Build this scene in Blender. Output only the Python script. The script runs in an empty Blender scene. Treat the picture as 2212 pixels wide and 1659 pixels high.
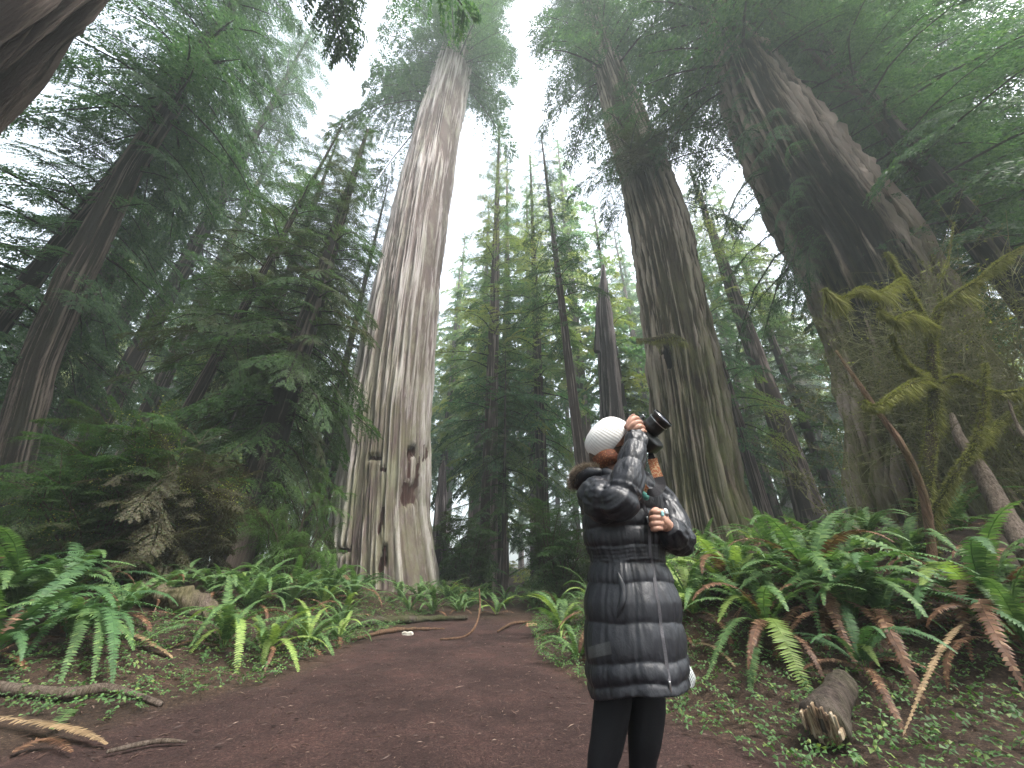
import bpy, math, random
import numpy as np
from mathutils import Vector, Matrix
from mathutils.bvhtree import BVHTree
random.seed(7)
rng = np.random.default_rng(7)
S = bpy.context.scene
COL = S.collection
R = math.radians

# ------------------------------------------------------------------ camera, world, sun, exposure
FPX = 796.0            # focal length in units of a 2212 px wide picture
PITCH = R(27.0)
CAMH = 1.02
cam_d = bpy.data.cameras.new('camera_view')
cam = bpy.data.objects.new('camera_view', cam_d); COL.objects.link(cam)
cam.location = (0, 0, CAMH); cam.rotation_euler = (R(90) + PITCH, 0, 0)
cam_d.sensor_width = 36; cam_d.lens = 36 * FPX / 2212.0
cam_d.clip_start = 0.05; cam_d.clip_end = 2000
S.camera = cam

SUN_EL, SUN_AZ = R(58), R(-38)      # azimuth measured in plan from +X, anticlockwise: behind the camera to the right
SUN_DIR = Vector((math.cos(SUN_AZ) * math.cos(SUN_EL), math.sin(SUN_AZ) * math.cos(SUN_EL), math.sin(SUN_EL)))
w = bpy.data.worlds.new("World"); S.world = w; w.use_nodes = True
nt = w.node_tree; nt.nodes.clear()
o_ = nt.nodes.new('ShaderNodeOutputWorld'); bg = nt.nodes.new('ShaderNodeBackground')
sky = nt.nodes.new('ShaderNodeTexSky'); sky.sky_type = 'NISHITA'; sky.sun_disc = False
sky.sun_elevation = SUN_EL; sky.sun_rotation = math.pi / 2 - SUN_AZ
sky.dust_density = 4.0; sky.air_density = 1.0; sky.ozone_density = 1.0
hs = nt.nodes.new('ShaderNodeHueSaturation'); hs.inputs['Saturation'].default_value = 0.42
bg.inputs['Strength'].default_value = 0.15
nt.links.new(sky.outputs[0], hs.inputs['Color']); nt.links.new(hs.outputs[0], bg.inputs[0]); nt.links.new(bg.outputs[0], o_.inputs[0])
sd = bpy.data.lights.new('sun', 'SUN'); sd.energy = 1.2; sd.angle = R(14); sd.color = (1.0, 0.96, 0.9)
so = bpy.data.objects.new('sun', sd); COL.objects.link(so)
so.rotation_euler = SUN_DIR.to_track_quat('Z', 'Y').to_euler()
S.view_settings.view_transform = 'Standard'; S.view_settings.look = 'None'
S.view_settings.gamma = 1.0; S.view_settings.exposure = 2.45
S.render.engine = 'CYCLES'
S.cycles.transparent_max_bounces = 6; S.cycles.max_bounces = 5; S.cycles.volume_bounces = 0

# ------------------------------------------------------------------ helpers
CP, SP = math.cos(PITCH), math.sin(PITCH)
def ray(px, py):
    a = (px - 1106.0) / FPX; b = (829.5 - py) / FPX
    return np.array((a, CP - b * SP, SP + b * CP))
def P(px, py, Y):
    r = ray(px, py); r = r * (Y / r[1]); r[2] += CAMH
    return r
def fwd(p): return p[1] * CP + (p[2] - CAMH) * SP

def _h(i, j, k, seed):
    n = (i.astype(np.int64) * 374761393 + j.astype(np.int64) * 668265263 + k.astype(np.int64) * 2147483647 + seed * 974711) & 0xffffffff
    n = ((n ^ (n >> 13)) * 1274126177) & 0xffffffff
    n = (n ^ (n >> 16)) & 0xffffffff
    return n / 4294967295.0 * 2 - 1
def noise(x, y, z, seed=0):
    x, y, z = np.broadcast_arrays(np.asarray(x, float), np.asarray(y, float), np.asarray(z, float))
    xi, yi, zi = np.floor(x), np.floor(y), np.floor(z)
    u, v, w_ = x - xi, y - yi, z - zi
    u = u * u * (3 - 2 * u); v = v * v * (3 - 2 * v); w_ = w_ * w_ * (3 - 2 * w_)
    xi = xi.astype(np.int64); yi = yi.astype(np.int64); zi = zi.astype(np.int64)
    def c(a, b, d): return _h(xi + a, yi + b, zi + d, seed)
    l = lambda a, b, t: a + (b - a) * t
    return l(l(l(c(0,0,0), c(1,0,0), u), l(c(0,1,0), c(1,1,0), u), v), l(l(c(0,0,1), c(1,0,1), u), l(c(0,1,1), c(1,1,1), u), v), w_)
def fbm(x, y, z, o=4, seed=0):
    s = 0; a = 0.5
    for i in range(o):
        s = s + a * noise(x, y, z, seed + i * 17); x = x * 2.03; y = y * 2.03; z = z * 2.03; a *= 0.5
    return s
def sstep(a, b, x):
    t = np.clip((np.asarray(x, float) - a) / (b - a), 0, 1); return t * t * (3 - 2 * t)

# ground height
def trail_edges(y):
    xl = np.interp(y, [-5, 2.9, 3.9, 4.7, 8.1, 9.6, 14, 60], [-3.6, -3.3, -3.0, -2.6, -2.5, -2.2, -1.2, 3])
    xr = np.interp(y, [-5, 2.9, 4.2, 5.8, 9.4, 14, 60], [2.3, 1.7, 1.0, 0.5, 0.5, 1.6, 8])
    return xl, xr
def gh(x, y):
    x = np.asarray(x, float); y = np.asarray(y, float)
    xl, xr = trail_edges(y)
    d = np.clip(x - xr, 0, None); e = np.clip(xl - x, 0, None)
    h = 2.05 * (1 - np.exp(-np.maximum(d - .25, 0) / 3.2)) * sstep(1.0, 7.0, y) + 0.5 * (1 - np.exp(-e / 4.0))
    h = h + 0.55 * (1 - np.exp(-np.maximum(e - .5, 0) / 1.8)) * sstep(3.2, 7.0, y) * (1 - .6 * sstep(9, 14, y))
    h = h + np.clip(y - 12, 0, None) * (0.015 + 0.07 * sstep(2, 8, d))
    h = h + np.clip(d - 14, 0, None) * 0.1
    off = sstep(0, 1.0, d) + sstep(0, 1.0, e)
    h = h + 0.02 * fbm(x * 2.1, y * 2.1, 0.3, 3, 5) + off * 0.13 * fbm(x * .8, y * .8, 4.3, 3, 9)
    h = h + sstep(9.3, 10.2, y) * 0.08
    h = h + 0.012 * fbm(x * 9, y * 9, 1.3, 2, 15)
    return h
def G(px, py):
    r = ray(px, py); t = 1.0
    for i in range(4000):
        p = r * t + np.array((0, 0, CAMH))
        if p[2] <= gh(p[0], p[1]): return p
        t += 0.015
    return p

def tag(o, label=None, cat=None, group=None, kind=None):
    if label: o['label'] = label
    if cat: o['category'] = cat
    if group: o['group'] = group
    if kind: o['kind'] = kind
    return o
def empty(name, loc, label=None, cat=None, group=None):
    o = bpy.data.objects.new(name, None); COL.objects.link(o); o.location = loc; o.empty_display_size = .2
    return tag(o, label, cat, group)
def mkmesh(name, V, F, mats, smooth=False, attrs=None, mi=None):
    V = np.asarray(V, np.float32); F = np.asarray(F, np.int32)
    me = bpy.data.meshes.new(name)
    nf, k = F.shape
    me.vertices.add(len(V)); me.vertices.foreach_set('co', V.ravel())
    me.loops.add(nf * k); me.loops.foreach_set('vertex_index', F.ravel())
    me.polygons.add(nf); me.polygons.foreach_set('loop_start', np.arange(0, nf * k, k, dtype=np.int32))
    me.polygons.foreach_set('loop_total', np.full(nf, k, np.int32))
    for m in (mats if isinstance(mats, (list, tuple)) else [mats]): me.materials.append(m)
    if mi is not None: me.polygons.foreach_set('material_index', np.asarray(mi, np.int32))
    me.update(calc_edges=True)
    me.polygons.foreach_set('use_smooth', np.full(nf, bool(smooth)))
    if attrs:
        for an, av in attrs.items():
            at = me.attributes.new(an, 'FLOAT', 'POINT'); at.data.foreach_set('value', np.asarray(av, np.float32).ravel())
    return me
def link(name, me, parent=None, world=True):
    o = bpy.data.objects.new(name, me); COL.objects.link(o)
    if parent is not None:
        o.parent = parent
    return o
def local(V, parent):      # vertices given in world space -> parent space (parents have only a location unless said)
    off = np.zeros(3)
    while parent is not None: off = off + np.array(parent.location); parent = parent.parent
    return np.asarray(V) - off
def part(name, V, F, mats, parent=None, smooth=False, **k):
    if parent is not None: V = local(V, parent)
    return link(name, mkmesh(name, V, F, mats, smooth, **k), parent)
def top(name, V, F, mats, loc, smooth=False, label=None, cat=None, group=None, kind=None, **k):
    o = link(name, mkmesh(name, np.asarray(V) - np.array(loc), F, mats, smooth, **k)); o.location = loc
    return tag(o, label, cat, group, kind)

class MB:                  # mesh collector (mixed polygons turned into quads, triangles as degenerate-free via two lists)
    def __init__(s): s.V = []; s.Q = []; s.T = []; s.n = 0
    def add(s, V, F):
        V = np.asarray(V, float); F = np.asarray(F, int)
        if len(V) == 0: return
        (s.Q if F.shape[1] == 4 else s.T).append(F + s.n); s.V.append(V); s.n += len(V)
    def tris(s):
        V = np.concatenate(s.V); L = list(s.T)
        for q in s.Q: L += [q[:, [0, 1, 2]], q[:, [0, 2, 3]]]
        return V, np.concatenate(L)
    def build(s, name, mat, parent=None, smooth=False, **k):
        if s.Q and not s.T: return part(name, np.concatenate(s.V), np.concatenate(s.Q), mat, parent, smooth, **k)
        V, F = s.tris(); return part(name, V, F, mat, parent, smooth, **k)
    def buildtop(s, name, mat, loc, smooth=False, **k):
        V, F = s.tris(); return top(name, V, F, mat, loc, smooth, **k)

def norm(v): v = np.asarray(v, float); return v / (np.linalg.norm(v, axis=-1, keepdims=True) + 1e-12)
def frames(path):
    path = np.asarray(path, float); T = np.gradient(path, axis=0); T = norm(T)
    N = np.zeros_like(T); ref = np.array((0, 0, 1.)) if abs(T[0][2]) < .9 else np.array((1., 0, 0))
    n = norm(ref - T[0] * ref.dot(T[0])); N[0] = n
    for i in range(1, len(T)):
        n = n - T[i] * n.dot(T[i]); n = n / (np.linalg.norm(n) + 1e-12); N[i] = n
    return T, N, np.cross(T, N)
def resample(pts, n):
    pts = np.asarray(pts, float); m = len(pts)
    if m == 2: t = np.linspace(0, 1, n)[:, None]; return pts[0] * (1 - t) + pts[1] * t
    u = np.linspace(0, m - 1, n); i = np.clip(np.floor(u).astype(int), 0, m - 2); f = (u - i)[:, None]
    a = pts[np.clip(i - 1, 0, m - 1)]; b = pts[i]; c = pts[i + 1]; d = pts[np.clip(i + 2, 0, m - 1)]
    return 0.5 * ((2 * b) + (-a + c) * f + (2 * a - 5 * b + 4 * c - d) * f ** 2 + (-a + 3 * b - 3 * c + d) * f ** 3)
def tube(path, rad, k=8, cap=True):
    path = np.asarray(path, float); n = len(path); rad = np.broadcast_to(np.asarray(rad, float), (n,))
    T, N, B = frames(path); th = np.linspace(0, 2 * math.pi, k, endpoint=False)
    V = path[:, None] + rad[:, None, None] * (np.cos(th)[None, :, None] * N[:, None] + np.sin(th)[None, :, None] * B[:, None])
    V = V.reshape(-1, 3); i = np.arange(n - 1)[:, None] * k; j = np.arange(k)[None]; j2 = (j + 1) % k
    F = np.stack([i + j, i + j2, i + k + j2, i + k + j], -1).reshape(-1, 4)
    if cap:
        m = len(V); V = np.vstack([V, path[0] - T[0] * rad[0] * .3, path[-1] + T[-1] * rad[-1] * .3])
        q = np.arange(k)
        F = np.vstack([F, np.stack([q, np.full(k, m), (q + 1) % k, (q + 1) % k], -1)[:0]])
        capf = [[(a + 1) % k, a, m] for a in range(k)] + [[(n - 1) * k + a, (n - 1) * k + (a + 1) % k, m + 1] for a in range(k)]
        return V, F, np.array(capf)
    return V, F, np.zeros((0, 3), int)
def addtube(mb, path, rad, k=8, n=None):
    if n:
        r = np.broadcast_to(np.asarray(rad, float), (len(path),)); q = resample(np.column_stack([path, r]), n); path = q[:, :3]; rad = np.maximum(q[:, 3], 1e-4)
    V, F, C = tube(path, rad, k)
    T = np.vstack([F[:, [0, 1, 2]], F[:, [0, 2, 3]], C]); mb.add(V, T)
def box(c, ax, ay, az, hx, hy, hz, bev=0.0):
    c = np.asarray(c, float); V = []
    if bev <= 0:
        for sx in (-1, 1):
            for sy in (-1, 1):
                for sz in (-1, 1): V.append(c + ax * hx * sx + ay * hy * sy + az * hz * sz)
        return np.array(V), np.array([[0,1,3,2],[4,6,7,5],[0,4,5,1],[2,3,7,6],[0,2,6,4],[1,5,7,3]])
    # rounded box: superellipsoid
    u = np.linspace(-math.pi / 2, math.pi / 2, 13); v = np.linspace(-math.pi, math.pi, 24, endpoint=False); e = bev
    def f(w_, m): return np.sign(w_) * np.abs(w_) ** m
    cu, su = f(np.cos(u), e), f(np.sin(u), e); cv, sv = f(np.cos(v), e), f(np.sin(v), e)
    X = cu[:, None] * cv[None]; Y = cu[:, None] * sv[None]; Z = su[:, None] * np.ones_like(cv)[None]
    V = (c + X[..., None] * ax * hx + Y[..., None] * ay * hy + Z[..., None] * az * hz).reshape(-1, 3)
    i = np.arange(12)[:, None] * 24; j = np.arange(24)[None]; j2 = (j + 1) % 24
    return V, np.stack([i + j, i + j2, i + 24 + j2, i + 24 + j], -1).reshape(-1, 4)

# ------------------------------------------------------------------ materials
MATS = {}
def newmat(name):
    m = bpy.data.materials.new(name); m.use_nodes = True; t = m.node_tree; t.nodes.clear()
    return m, t, t.nodes.new('ShaderNodeOutputMaterial')
def N(t, typ, **k):
    n = t.nodes.new(typ)
    for a, b in k.items():
        if a.startswith('i_'): n.inputs[a[2:]].default_value = b
        else: setattr(n, a, b)
    return n
def ramp(t, fac, stops):
    r = t.nodes.new('ShaderNodeValToRGB'); e = r.color_ramp.elements
    while len(e) < len(stops): e.new(0.5)
    for q, (p_, c) in zip(e, stops): q.position = p_; q.color = (*c, 1) if len(c) == 3 else c
    t.links.new(fac, r.inputs[0]); return r.outputs[0]
def mix(t, fac, a, b, mode='MIX'):
    m = N(t, 'ShaderNodeMix', data_type='RGBA', blend_type=mode)
    for s_, v in ((m.inputs[0], fac), (m.inputs[6], a), (m.inputs[7], b)):
        if isinstance(v, (int, float)): s_.default_value = v
        elif isinstance(v, tuple): s_.default_value = (*v, 1)
        else: t.links.new(v, s_)
    return m.outputs[2]
def math_(t, op, a, b=None, clamp=False):
    m = N(t, 'ShaderNodeMath', operation=op, use_clamp=clamp)
    for s_, v in ((m.inputs[0], a), (m.inputs[1], b)):
        if v is None: continue
        if isinstance(v, (int, float)): s_.default_value = v
        else: t.links.new(v, s_)
    return m.outputs[0]
def noisetex(t, scale, stretch=(1, 1, 1), detail=4, rough=.6, dist=0.0, coord='Object'):
    tc = N(t, 'ShaderNodeTexCoord'); mp = N(t, 'ShaderNodeMapping'); mp.inputs['Scale'].default_value = stretch
    t.links.new(tc.outputs[coord], mp.inputs[0])
    n = N(t, 'ShaderNodeTexNoise'); n.inputs['Scale'].default_value = scale; n.inputs['Detail'].default_value = detail
    n.inputs['Roughness'].default_value = rough; n.inputs['Distortion'].default_value = dist
    t.links.new(mp.outputs[0], n.inputs['Vector']); return n.outputs['Fac']
def princ(t, out, col, rough=.8, bump=None, bstr=.5, bdist=.02, **k):
    p = N(t, 'ShaderNodeBsdfPrincipled'); 
    if isinstance(col, tuple): p.inputs['Base Color'].default_value = (*col, 1)
    else: t.links.new(col, p.inputs['Base Color'])
    if isinstance(rough, (int, float)): p.inputs['Roughness'].default_value = rough
    else: t.links.new(rough, p.inputs['Roughness'])
    p.inputs['Specular IOR Level'].default_value = k.pop('spec', .3)
    for a, b in k.items(): p.inputs[a.replace('_', ' ')].default_value = b
    if bump is not None:
        b = N(t, 'ShaderNodeBump'); b.inputs['Strength'].default_value = bstr; b.inputs['Distance'].default_value = bdist
        t.links.new(bump, b.inputs['Height']); t.links.new(b.outputs[0], p.inputs['Normal'])
    if out is not None: t.links.new(p.outputs[0], out.inputs[0])
    return p

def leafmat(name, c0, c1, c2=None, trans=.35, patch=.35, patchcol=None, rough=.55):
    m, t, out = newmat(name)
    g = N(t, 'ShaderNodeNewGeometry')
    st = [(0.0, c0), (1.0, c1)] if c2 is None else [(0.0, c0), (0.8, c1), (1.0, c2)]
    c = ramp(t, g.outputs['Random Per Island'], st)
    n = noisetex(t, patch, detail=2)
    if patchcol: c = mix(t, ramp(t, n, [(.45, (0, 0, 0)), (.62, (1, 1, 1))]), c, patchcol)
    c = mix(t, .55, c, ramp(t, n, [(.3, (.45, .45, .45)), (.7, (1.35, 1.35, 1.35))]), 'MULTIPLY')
    p = princ(t, None, c, rough, spec=.35)
    tr = N(t, 'ShaderNodeBsdfTranslucent'); t.links.new(mix(t, 1.0, c, (1.0, 1.12, .60), 'MULTIPLY'), tr.inputs[0])
    ms = N(t, 'ShaderNodeMixShader'); ms.inputs[0].default_value = trans
    t.links.new(p.outputs[0], ms.inputs[1]); t.links.new(tr.outputs[0], ms.inputs[2]); t.links.new(ms.outputs[0], out.inputs[0])
    return m
def barkmat(name, cols, moss=(.09, .10, .03), char=(.010, .008, .008), sc=1.0, bstr=.8, fine=22, lich=None, rw=.85):
    """cols: dark furrow, mid, ridge"""
    m, t, out = newmat(name)
    n1 = noisetex(t, 8.5 * sc, (1, 1, .042), 6, .66, .35)
    n2 = noisetex(t, fine * 1.5 * sc, (1, 1, .035), 4, .7, .2)
    n3 = noisetex(t, .55, (1, 1, .5), 4, .6)
    f = math_(t, 'ADD', math_(t, 'MULTIPLY', n1, .6), math_(t, 'MULTIPLY', n2, .4))
    at = N(t, 'ShaderNodeAttribute', attribute_name='ridge')
    f2 = math_(t, 'ADD', f, math_(t, 'MULTIPLY', math_(t, 'SUBTRACT', at.outputs['Fac'], .5), rw))
    c = ramp(t, f2, [(.36, cols[0]), (.46, cols[1]), (.62, cols[2])])
    c = mix(t, .6, c, ramp(t, n3, [(.3, (.55, .5, .48)), (.5, (1, 1, 1)), (.7, (1.25, 1.22, 1.15))]), 'MULTIPLY')
    if lich: c = mix(t, ramp(t, noisetex(t, 1.3, (1, 1, .35), 5, .7), [(.5, (0, 0, 0)), (.66, (.6, .6, .6))]), c, lich)
    am = N(t, 'ShaderNodeAttribute', attribute_name='moss')
    mm = math_(t, 'MULTIPLY', am.outputs['Fac'], ramp(t, noisetex(t, 2.2, (1, 1, .35), 6, .75), [(.38, (0, 0, 0)), (.6, (1, 1, 1))]))
    c = mix(t, mm, c, moss)
    ac = N(t, 'ShaderNodeAttribute', attribute_name='char')
    cc = ramp(t, math_(t, 'ADD', ac.outputs['Fac'], math_(t, 'MULTIPLY', math_(t, 'SUBTRACT', n1, .5), .9)), [(.42, (0, 0, 0)), (.58, (1, 1, 1))])
    c = mix(t, cc, c, char)
    princ(t, out, c, .9, bump=f, bstr=bstr, bdist=.09, spec=.15)
    return m
M = MATS
M['bark_grey'] = barkmat('bark_grey', [(.12, .090, .086), (.28, .242, .232), (.42, .385, .37)], moss=(.17, .18, .085), char=(.050, .026, .022), sc=1.1, bstr=.6, rw=.55, fine=26, lich=(.29, .285, .225))
M['bark_red'] = barkmat('bark_red', [(.045, .032, .025), (.16, .125, .098), (.28, .235, .19)], moss=(.13, .14, .055))
M['bark_burnt'] = barkmat('bark_burnt', [(.032, .023, .018), (.14, .102, .080), (.27, .215, .18)], moss=(.095, .10, .028))
M['bark_dark'] = barkmat('bark_dark', [(.018, .014, .013), (.058, .045, .039), (.115, .092, .08)], moss=(.05, .06, .02), sc=1.6)
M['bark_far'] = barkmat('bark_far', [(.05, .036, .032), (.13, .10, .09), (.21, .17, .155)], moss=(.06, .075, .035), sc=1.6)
M['bark_snag'] = barkmat('bark_snag', [(.05, .042, .045), (.15, .13, .13), (.25, .22, .215)], moss=(.1, .12, .04), sc=1.6)
M['twig'] = barkmat('twig', [(.020, .014, .011), (.05, .036, .026), (.09, .07, .05)], moss=(.05, .055, .02), sc=6)
M['twig_pale'] = barkmat('twig_pale', [(.06, .06, .03), (.14, .14, .07), (.24, .24, .15)], moss=(.2, .2, .07), sc=6)
M['deadwood'] = barkmat('deadwood', [(.035, .025, .022), (.12, .09, .075), (.24, .195, .165)], moss=(.1, .1, .03), sc=5)
M['redwood_bits'] = barkmat('redwood_bits', [(.04, .022, .016), (.12, .066, .046), (.23, .14, .095)], sc=5)
M['leaf_redwood'] = leafmat('leaf_redwood', (.020, .060, .028), (.058, .118, .046), (.09, .16, .05), trans=.55, patch=.22)
M['leaf_hemlock'] = leafmat('leaf_hemlock', (.022, .056, .020), (.066, .138, .038), (.10, .18, .045), trans=.58, patch=.35, patchcol=(.052, .050, .026))
M['leaf_far'] = leafmat('leaf_far', (.050, .125, .070), (.11, .23, .12), (.19, .28, .11), trans=.6, patch=.16, patchcol=(.27, .28, .08))  # yellow patches put sunlight on the far foliage into the leaf colour
M['leaf_brown'] = leafmat('leaf_brown', (.030, .026, .014), (.075, .065, .030), (.05, .085, .03), trans=.3, patch=.8)
M['leaf_bright'] = leafmat('leaf_bright', (.040, .085, .018), (.085, .17, .035), (.12, .2, .05), trans=.45, patch=.8)
M['leaf_yellow'] = leafmat('leaf_yellow', (.17, .19, .03), (.34, .35, .06), trans=.4, patch=.8)
M['moss'] = leafmat('moss', (.10, .105, .032), (.24, .24, .075), (.34, .33, .11), trans=.3, patch=1.5, rough=.9)
M['moss_dull'] = leafmat('moss_dull', (.055, .060, .022), (.13, .135, .048), (.17, .165, .07), trans=.3, patch=1.0, rough=.9)
M['fern_green'] = leafmat('fern_green', (.055, .115, .038), (.125, .22, .075), (.18, .27, .09), trans=.35, patch=1.6)
M['fern_blue'] = leafmat('fern_blue', (.042, .098, .038), (.088, .178, .064), trans=.3, patch=1.6)
M['fern_lime'] = leafmat('fern_lime', (.17, .27, .06), (.31, .41, .12), trans=.4, patch=1.6)
M['fern_dead'] = leafmat('fern_dead', (.070, .034, .018), (.17, .085, .048), (.30, .19, .11), trans=.2, patch=3.0)
M['fern_tan'] = leafmat('fern_tan', (.18, .12, .065), (.34, .245, .14), trans=.2, patch=3.0)
M['clover'] = leafmat('clover', (.045, .10, .03), (.10, .20, .065), (.19, .25, .07), trans=.35, patch=1.6)
M['litter_bits'] = leafmat('litter_bits', (.035, .018, .014), (.10, .058, .044), (.25, .18, .14), trans=.05, patch=2)
# ------------------------------------------------------------------ ground
def build_ground():
    m, t, out = newmat('forest_floor')
    n1 = noisetex(t, 55, (1, 1, 1), 5, .75, .8); n2 = noisetex(t, 1.1, detail=4); n3 = noisetex(t, 160, (1, .35, 1), 3, .8); n4 = noisetex(t, 7, detail=5, rough=.7)
    tr = N(t, 'ShaderNodeAttribute', attribute_name='trail')
    duff = ramp(t, n1, [(.3, (.009, .005, .0045)), (.46, (.031, .0160, .0140)), (.60, (.062, .034, .029)), (.74, (.15, .095, .08))])
    soil = ramp(t, n1, [(.3, (.012, .008, .006)), (.5, (.040, .025, .017)), (.72, (.12, .08, .05))])
    c = mix(t, tr.outputs['Fac'], soil, duff)
    c = mix(t, .5, c, ramp(t, n4, [(.3, (.55, .5, .5)), (.7, (1.4, 1.4, 1.4))]), 'MULTIPLY')
    c = mix(t, .75, c, ramp(t, n2, [(.35, (.5, .46, .46)), (.52, (1, 1, 1)), (.68, (1.55, 1.45, 1.4))]), 'MULTIPLY')
    h = math_(t, 'ADD', math_(t, 'MULTIPLY', n1, .6), math_(t, 'MULTIPLY', n3, .4))
    princ(t, out, c, .85, bump=h, bstr=.9, bdist=.02, spec=.25)
    xs = np.unique(np.concatenate([np.linspace(-6, 7, 240), np.sign(np.linspace(-1, 1, 81)) * (6 + 260 * np.abs(np.linspace(-1, 1, 81)) ** 2.2)]))
    ys = np.unique(np.concatenate([np.linspace(-3, 13, 260), 13 + 300 * np.linspace(0, 1, 60) ** 2, -3 - 60 * np.linspace(0, 1, 14) ** 1.5]))
    X, Y = np.meshgrid(xs, ys); Z = gh(X, Y)
    V = np.stack([X, Y, Z], -1).reshape(-1, 3); nx = len(xs)
    i = np.arange(len(ys) - 1)[:, None] * nx; j = np.arange(nx - 1)[None]
    F = np.stack([i + j, i + j + 1, i + nx + j + 1, i + nx + j], -1).reshape(-1, 4)
    xl, xr = trail_edges(Y)
    wob = .35 * fbm(X * 1.3, Y * 1.3, 2.2, 3, 3)
    tr = sstep(-.15, .45, X - xl + wob) * (1 - sstep(-.35, .35, X - xr + wob)) * (1 - sstep(9.3, 10.4, Y + wob))
    o = link('ground', mkmesh('ground', V, F, m, True, attrs={'trail': tr.ravel()})); tag(o, 'reddish brown needle covered trail and forest floor', 'ground', kind='structure')
build_ground()

# ------------------------------------------------------------------ trunks
def trunk_grid(z, cx, cy, r, nth=128, nz=160, amp=.05, freq=2.2, fz=.12, twist=0, seed=0, lobes=0.0, patches=(), mossf=None, charf=None, bend=0):
    zz = np.linspace(0, 1, nz) ** 1.25; zz = z[0] + (z[-1] - z[0]) * zz
    X0, Y0, R0 = np.interp(zz, z, cx), np.interp(zz, z, cy), np.interp(zz, z, r)
    # soften corners of the profile
    ker = np.array([1, 2, 3, 2, 1.]) / 9
    for arr in (X0, Y0, R0): 
        q = np.convolve(np.pad(arr, 2, 'edge'), ker, 'valid'); arr[:] = q
    th = np.linspace(0, 2 * math.pi, nth, endpoint=False)
    TH, ZZ = np.meshgrid(th, zz); RR = R0[:, None] * np.ones_like(TH)
    a = TH + twist * ZZ
    sx, sy = np.cos(a), np.sin(a)
    n1 = noise(sx * freq + 9, sy * freq, ZZ * fz, seed) 
    n2 = noise(sx * freq * 2.3, sy * freq * 2.3 + 5, ZZ * fz * 2, seed + 3)
    n3 = noise(sx * freq * 5.5, sy * freq * 5.5, ZZ * fz * 3.4, seed + 5)
    n4 = noise(sx * freq * 11, sy * freq * 11, ZZ * fz * 6, seed + 8)
    rid = 1 - np.abs(n1) * .45 - np.abs(n2) * .7 - np.abs(n3) * .85 - np.abs(n4) * .55
    rid = np.clip((rid - .0) / .95, 0, 1)
    base = np.exp(-np.clip(ZZ - z[0] - .5, 0, None) / 1.8)
    lob = lobes * base * noise(sx * 1.6 + 3, sy * 1.6, ZZ * .1, seed + 11) + lobes * .35 * noise(sx * 1.1, sy * 1.1, ZZ * .06, seed + 12)
    D = RR * (1 + lob) + amp * (rid - .6) * (0.5 + RR / max(r)) 
    moss = mossf(TH, ZZ) if mossf else np.zeros_like(TH)
    char = charf(TH, ZZ) if charf else np.zeros_like(TH)
    X = X0[:, None] + D * np.cos(TH); Y = Y0[:, None] + D * np.sin(TH)
    for (px, py, rw, rh, dep, cv) in patches:    # hollows on the side that faces the trail
        z0 = np.interp(py[0] if isinstance(py, tuple) else py, [0, 1], [0, 1]) if False else None
        r_ = ray(px, py); yy = Y0.mean() - r[0] * .75; tt = yy / r_[1]; wx, wz = r_[0] * tt, r_[2] * tt + CAMH
        nn = .45 * noise(X * 3.3 / max(rw, .1) * .3, ZZ * 3.3 / max(rw, .1) * .3, 0, seed + 21)
        q = ((X - wx) / rw) ** 2 + ((ZZ - wz) / rh) ** 2
        mk_ = (1 - sstep(.55, 1.15, q + nn)) * (np.sin(TH) < -.1)
        D = D - dep * mk_; char = np.maximum(char, mk_ * cv)
    X = X0[:, None] + D * np.cos(TH); Y = Y0[:, None] + D * np.sin(TH)
    V = np.stack([X, Y, ZZ], -1).reshape(-1, 3)
    i = np.arange(nz - 1)[:, None] * nth; j = np.arange(nth)[None]; j2 = (j + 1) % nth
    F = np.stack([i + j, i + j2, i + nth + j2, i + nth + j], -1).reshape(-1, 4)
    return V, F, dict(ridge=rid.ravel(), moss=moss.ravel(), char=char.ravel()), (zz, X0, Y0, R0)

def px_profile(rows, extend=0, taper=.3):
    """rows: (py, cx, halfwidth, Y) from the base upwards, in picture units -> z, x, y, r"""
    z, x, y, r = [], [], [], []
    for (py, cx, hw, Y) in rows:      # both edges of the trunk give its direction and radius exactly
        a, b, c = ray(cx - hw, py), ray(cx + hw, py), ray(cx, py); fa, fb = math.atan2(a[0], a[1]), math.atan2(b[0], b[1]); f = (fa + fb) / 2
        D = Y / math.cos(f); z.append(CAMH + c[2] / math.hypot(c[0], c[1]) * D); x.append(Y * math.tan(f)); y.append(Y); r.append(D * math.sin((fb - fa) / 2))
    z, x, y, r = map(list, (z, x, y, r))
    g = min(float(gh(x[0], y[0])), float(gh(x[0] - r[0], y[0])), z[0]) - .4
    z.insert(0, g); x.insert(0, x[0]); y.insert(0, y[0]); r.insert(0, r[0] * 1.12)
    if extend:
        dz = extend; k = (x[-1] - x[-3]) / (z[-1] - z[-3]); ky = (y[-1] - y[-3]) / (z[-1] - z[-3])
        z.append(z[-1] + dz); x.append(x[-1] + k * dz * .5); y.append(y[-1] + ky * dz * .5); r.append(r[-1] * taper)
    return np.array(z), np.array(x), np.array(y), np.array(r)

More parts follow.
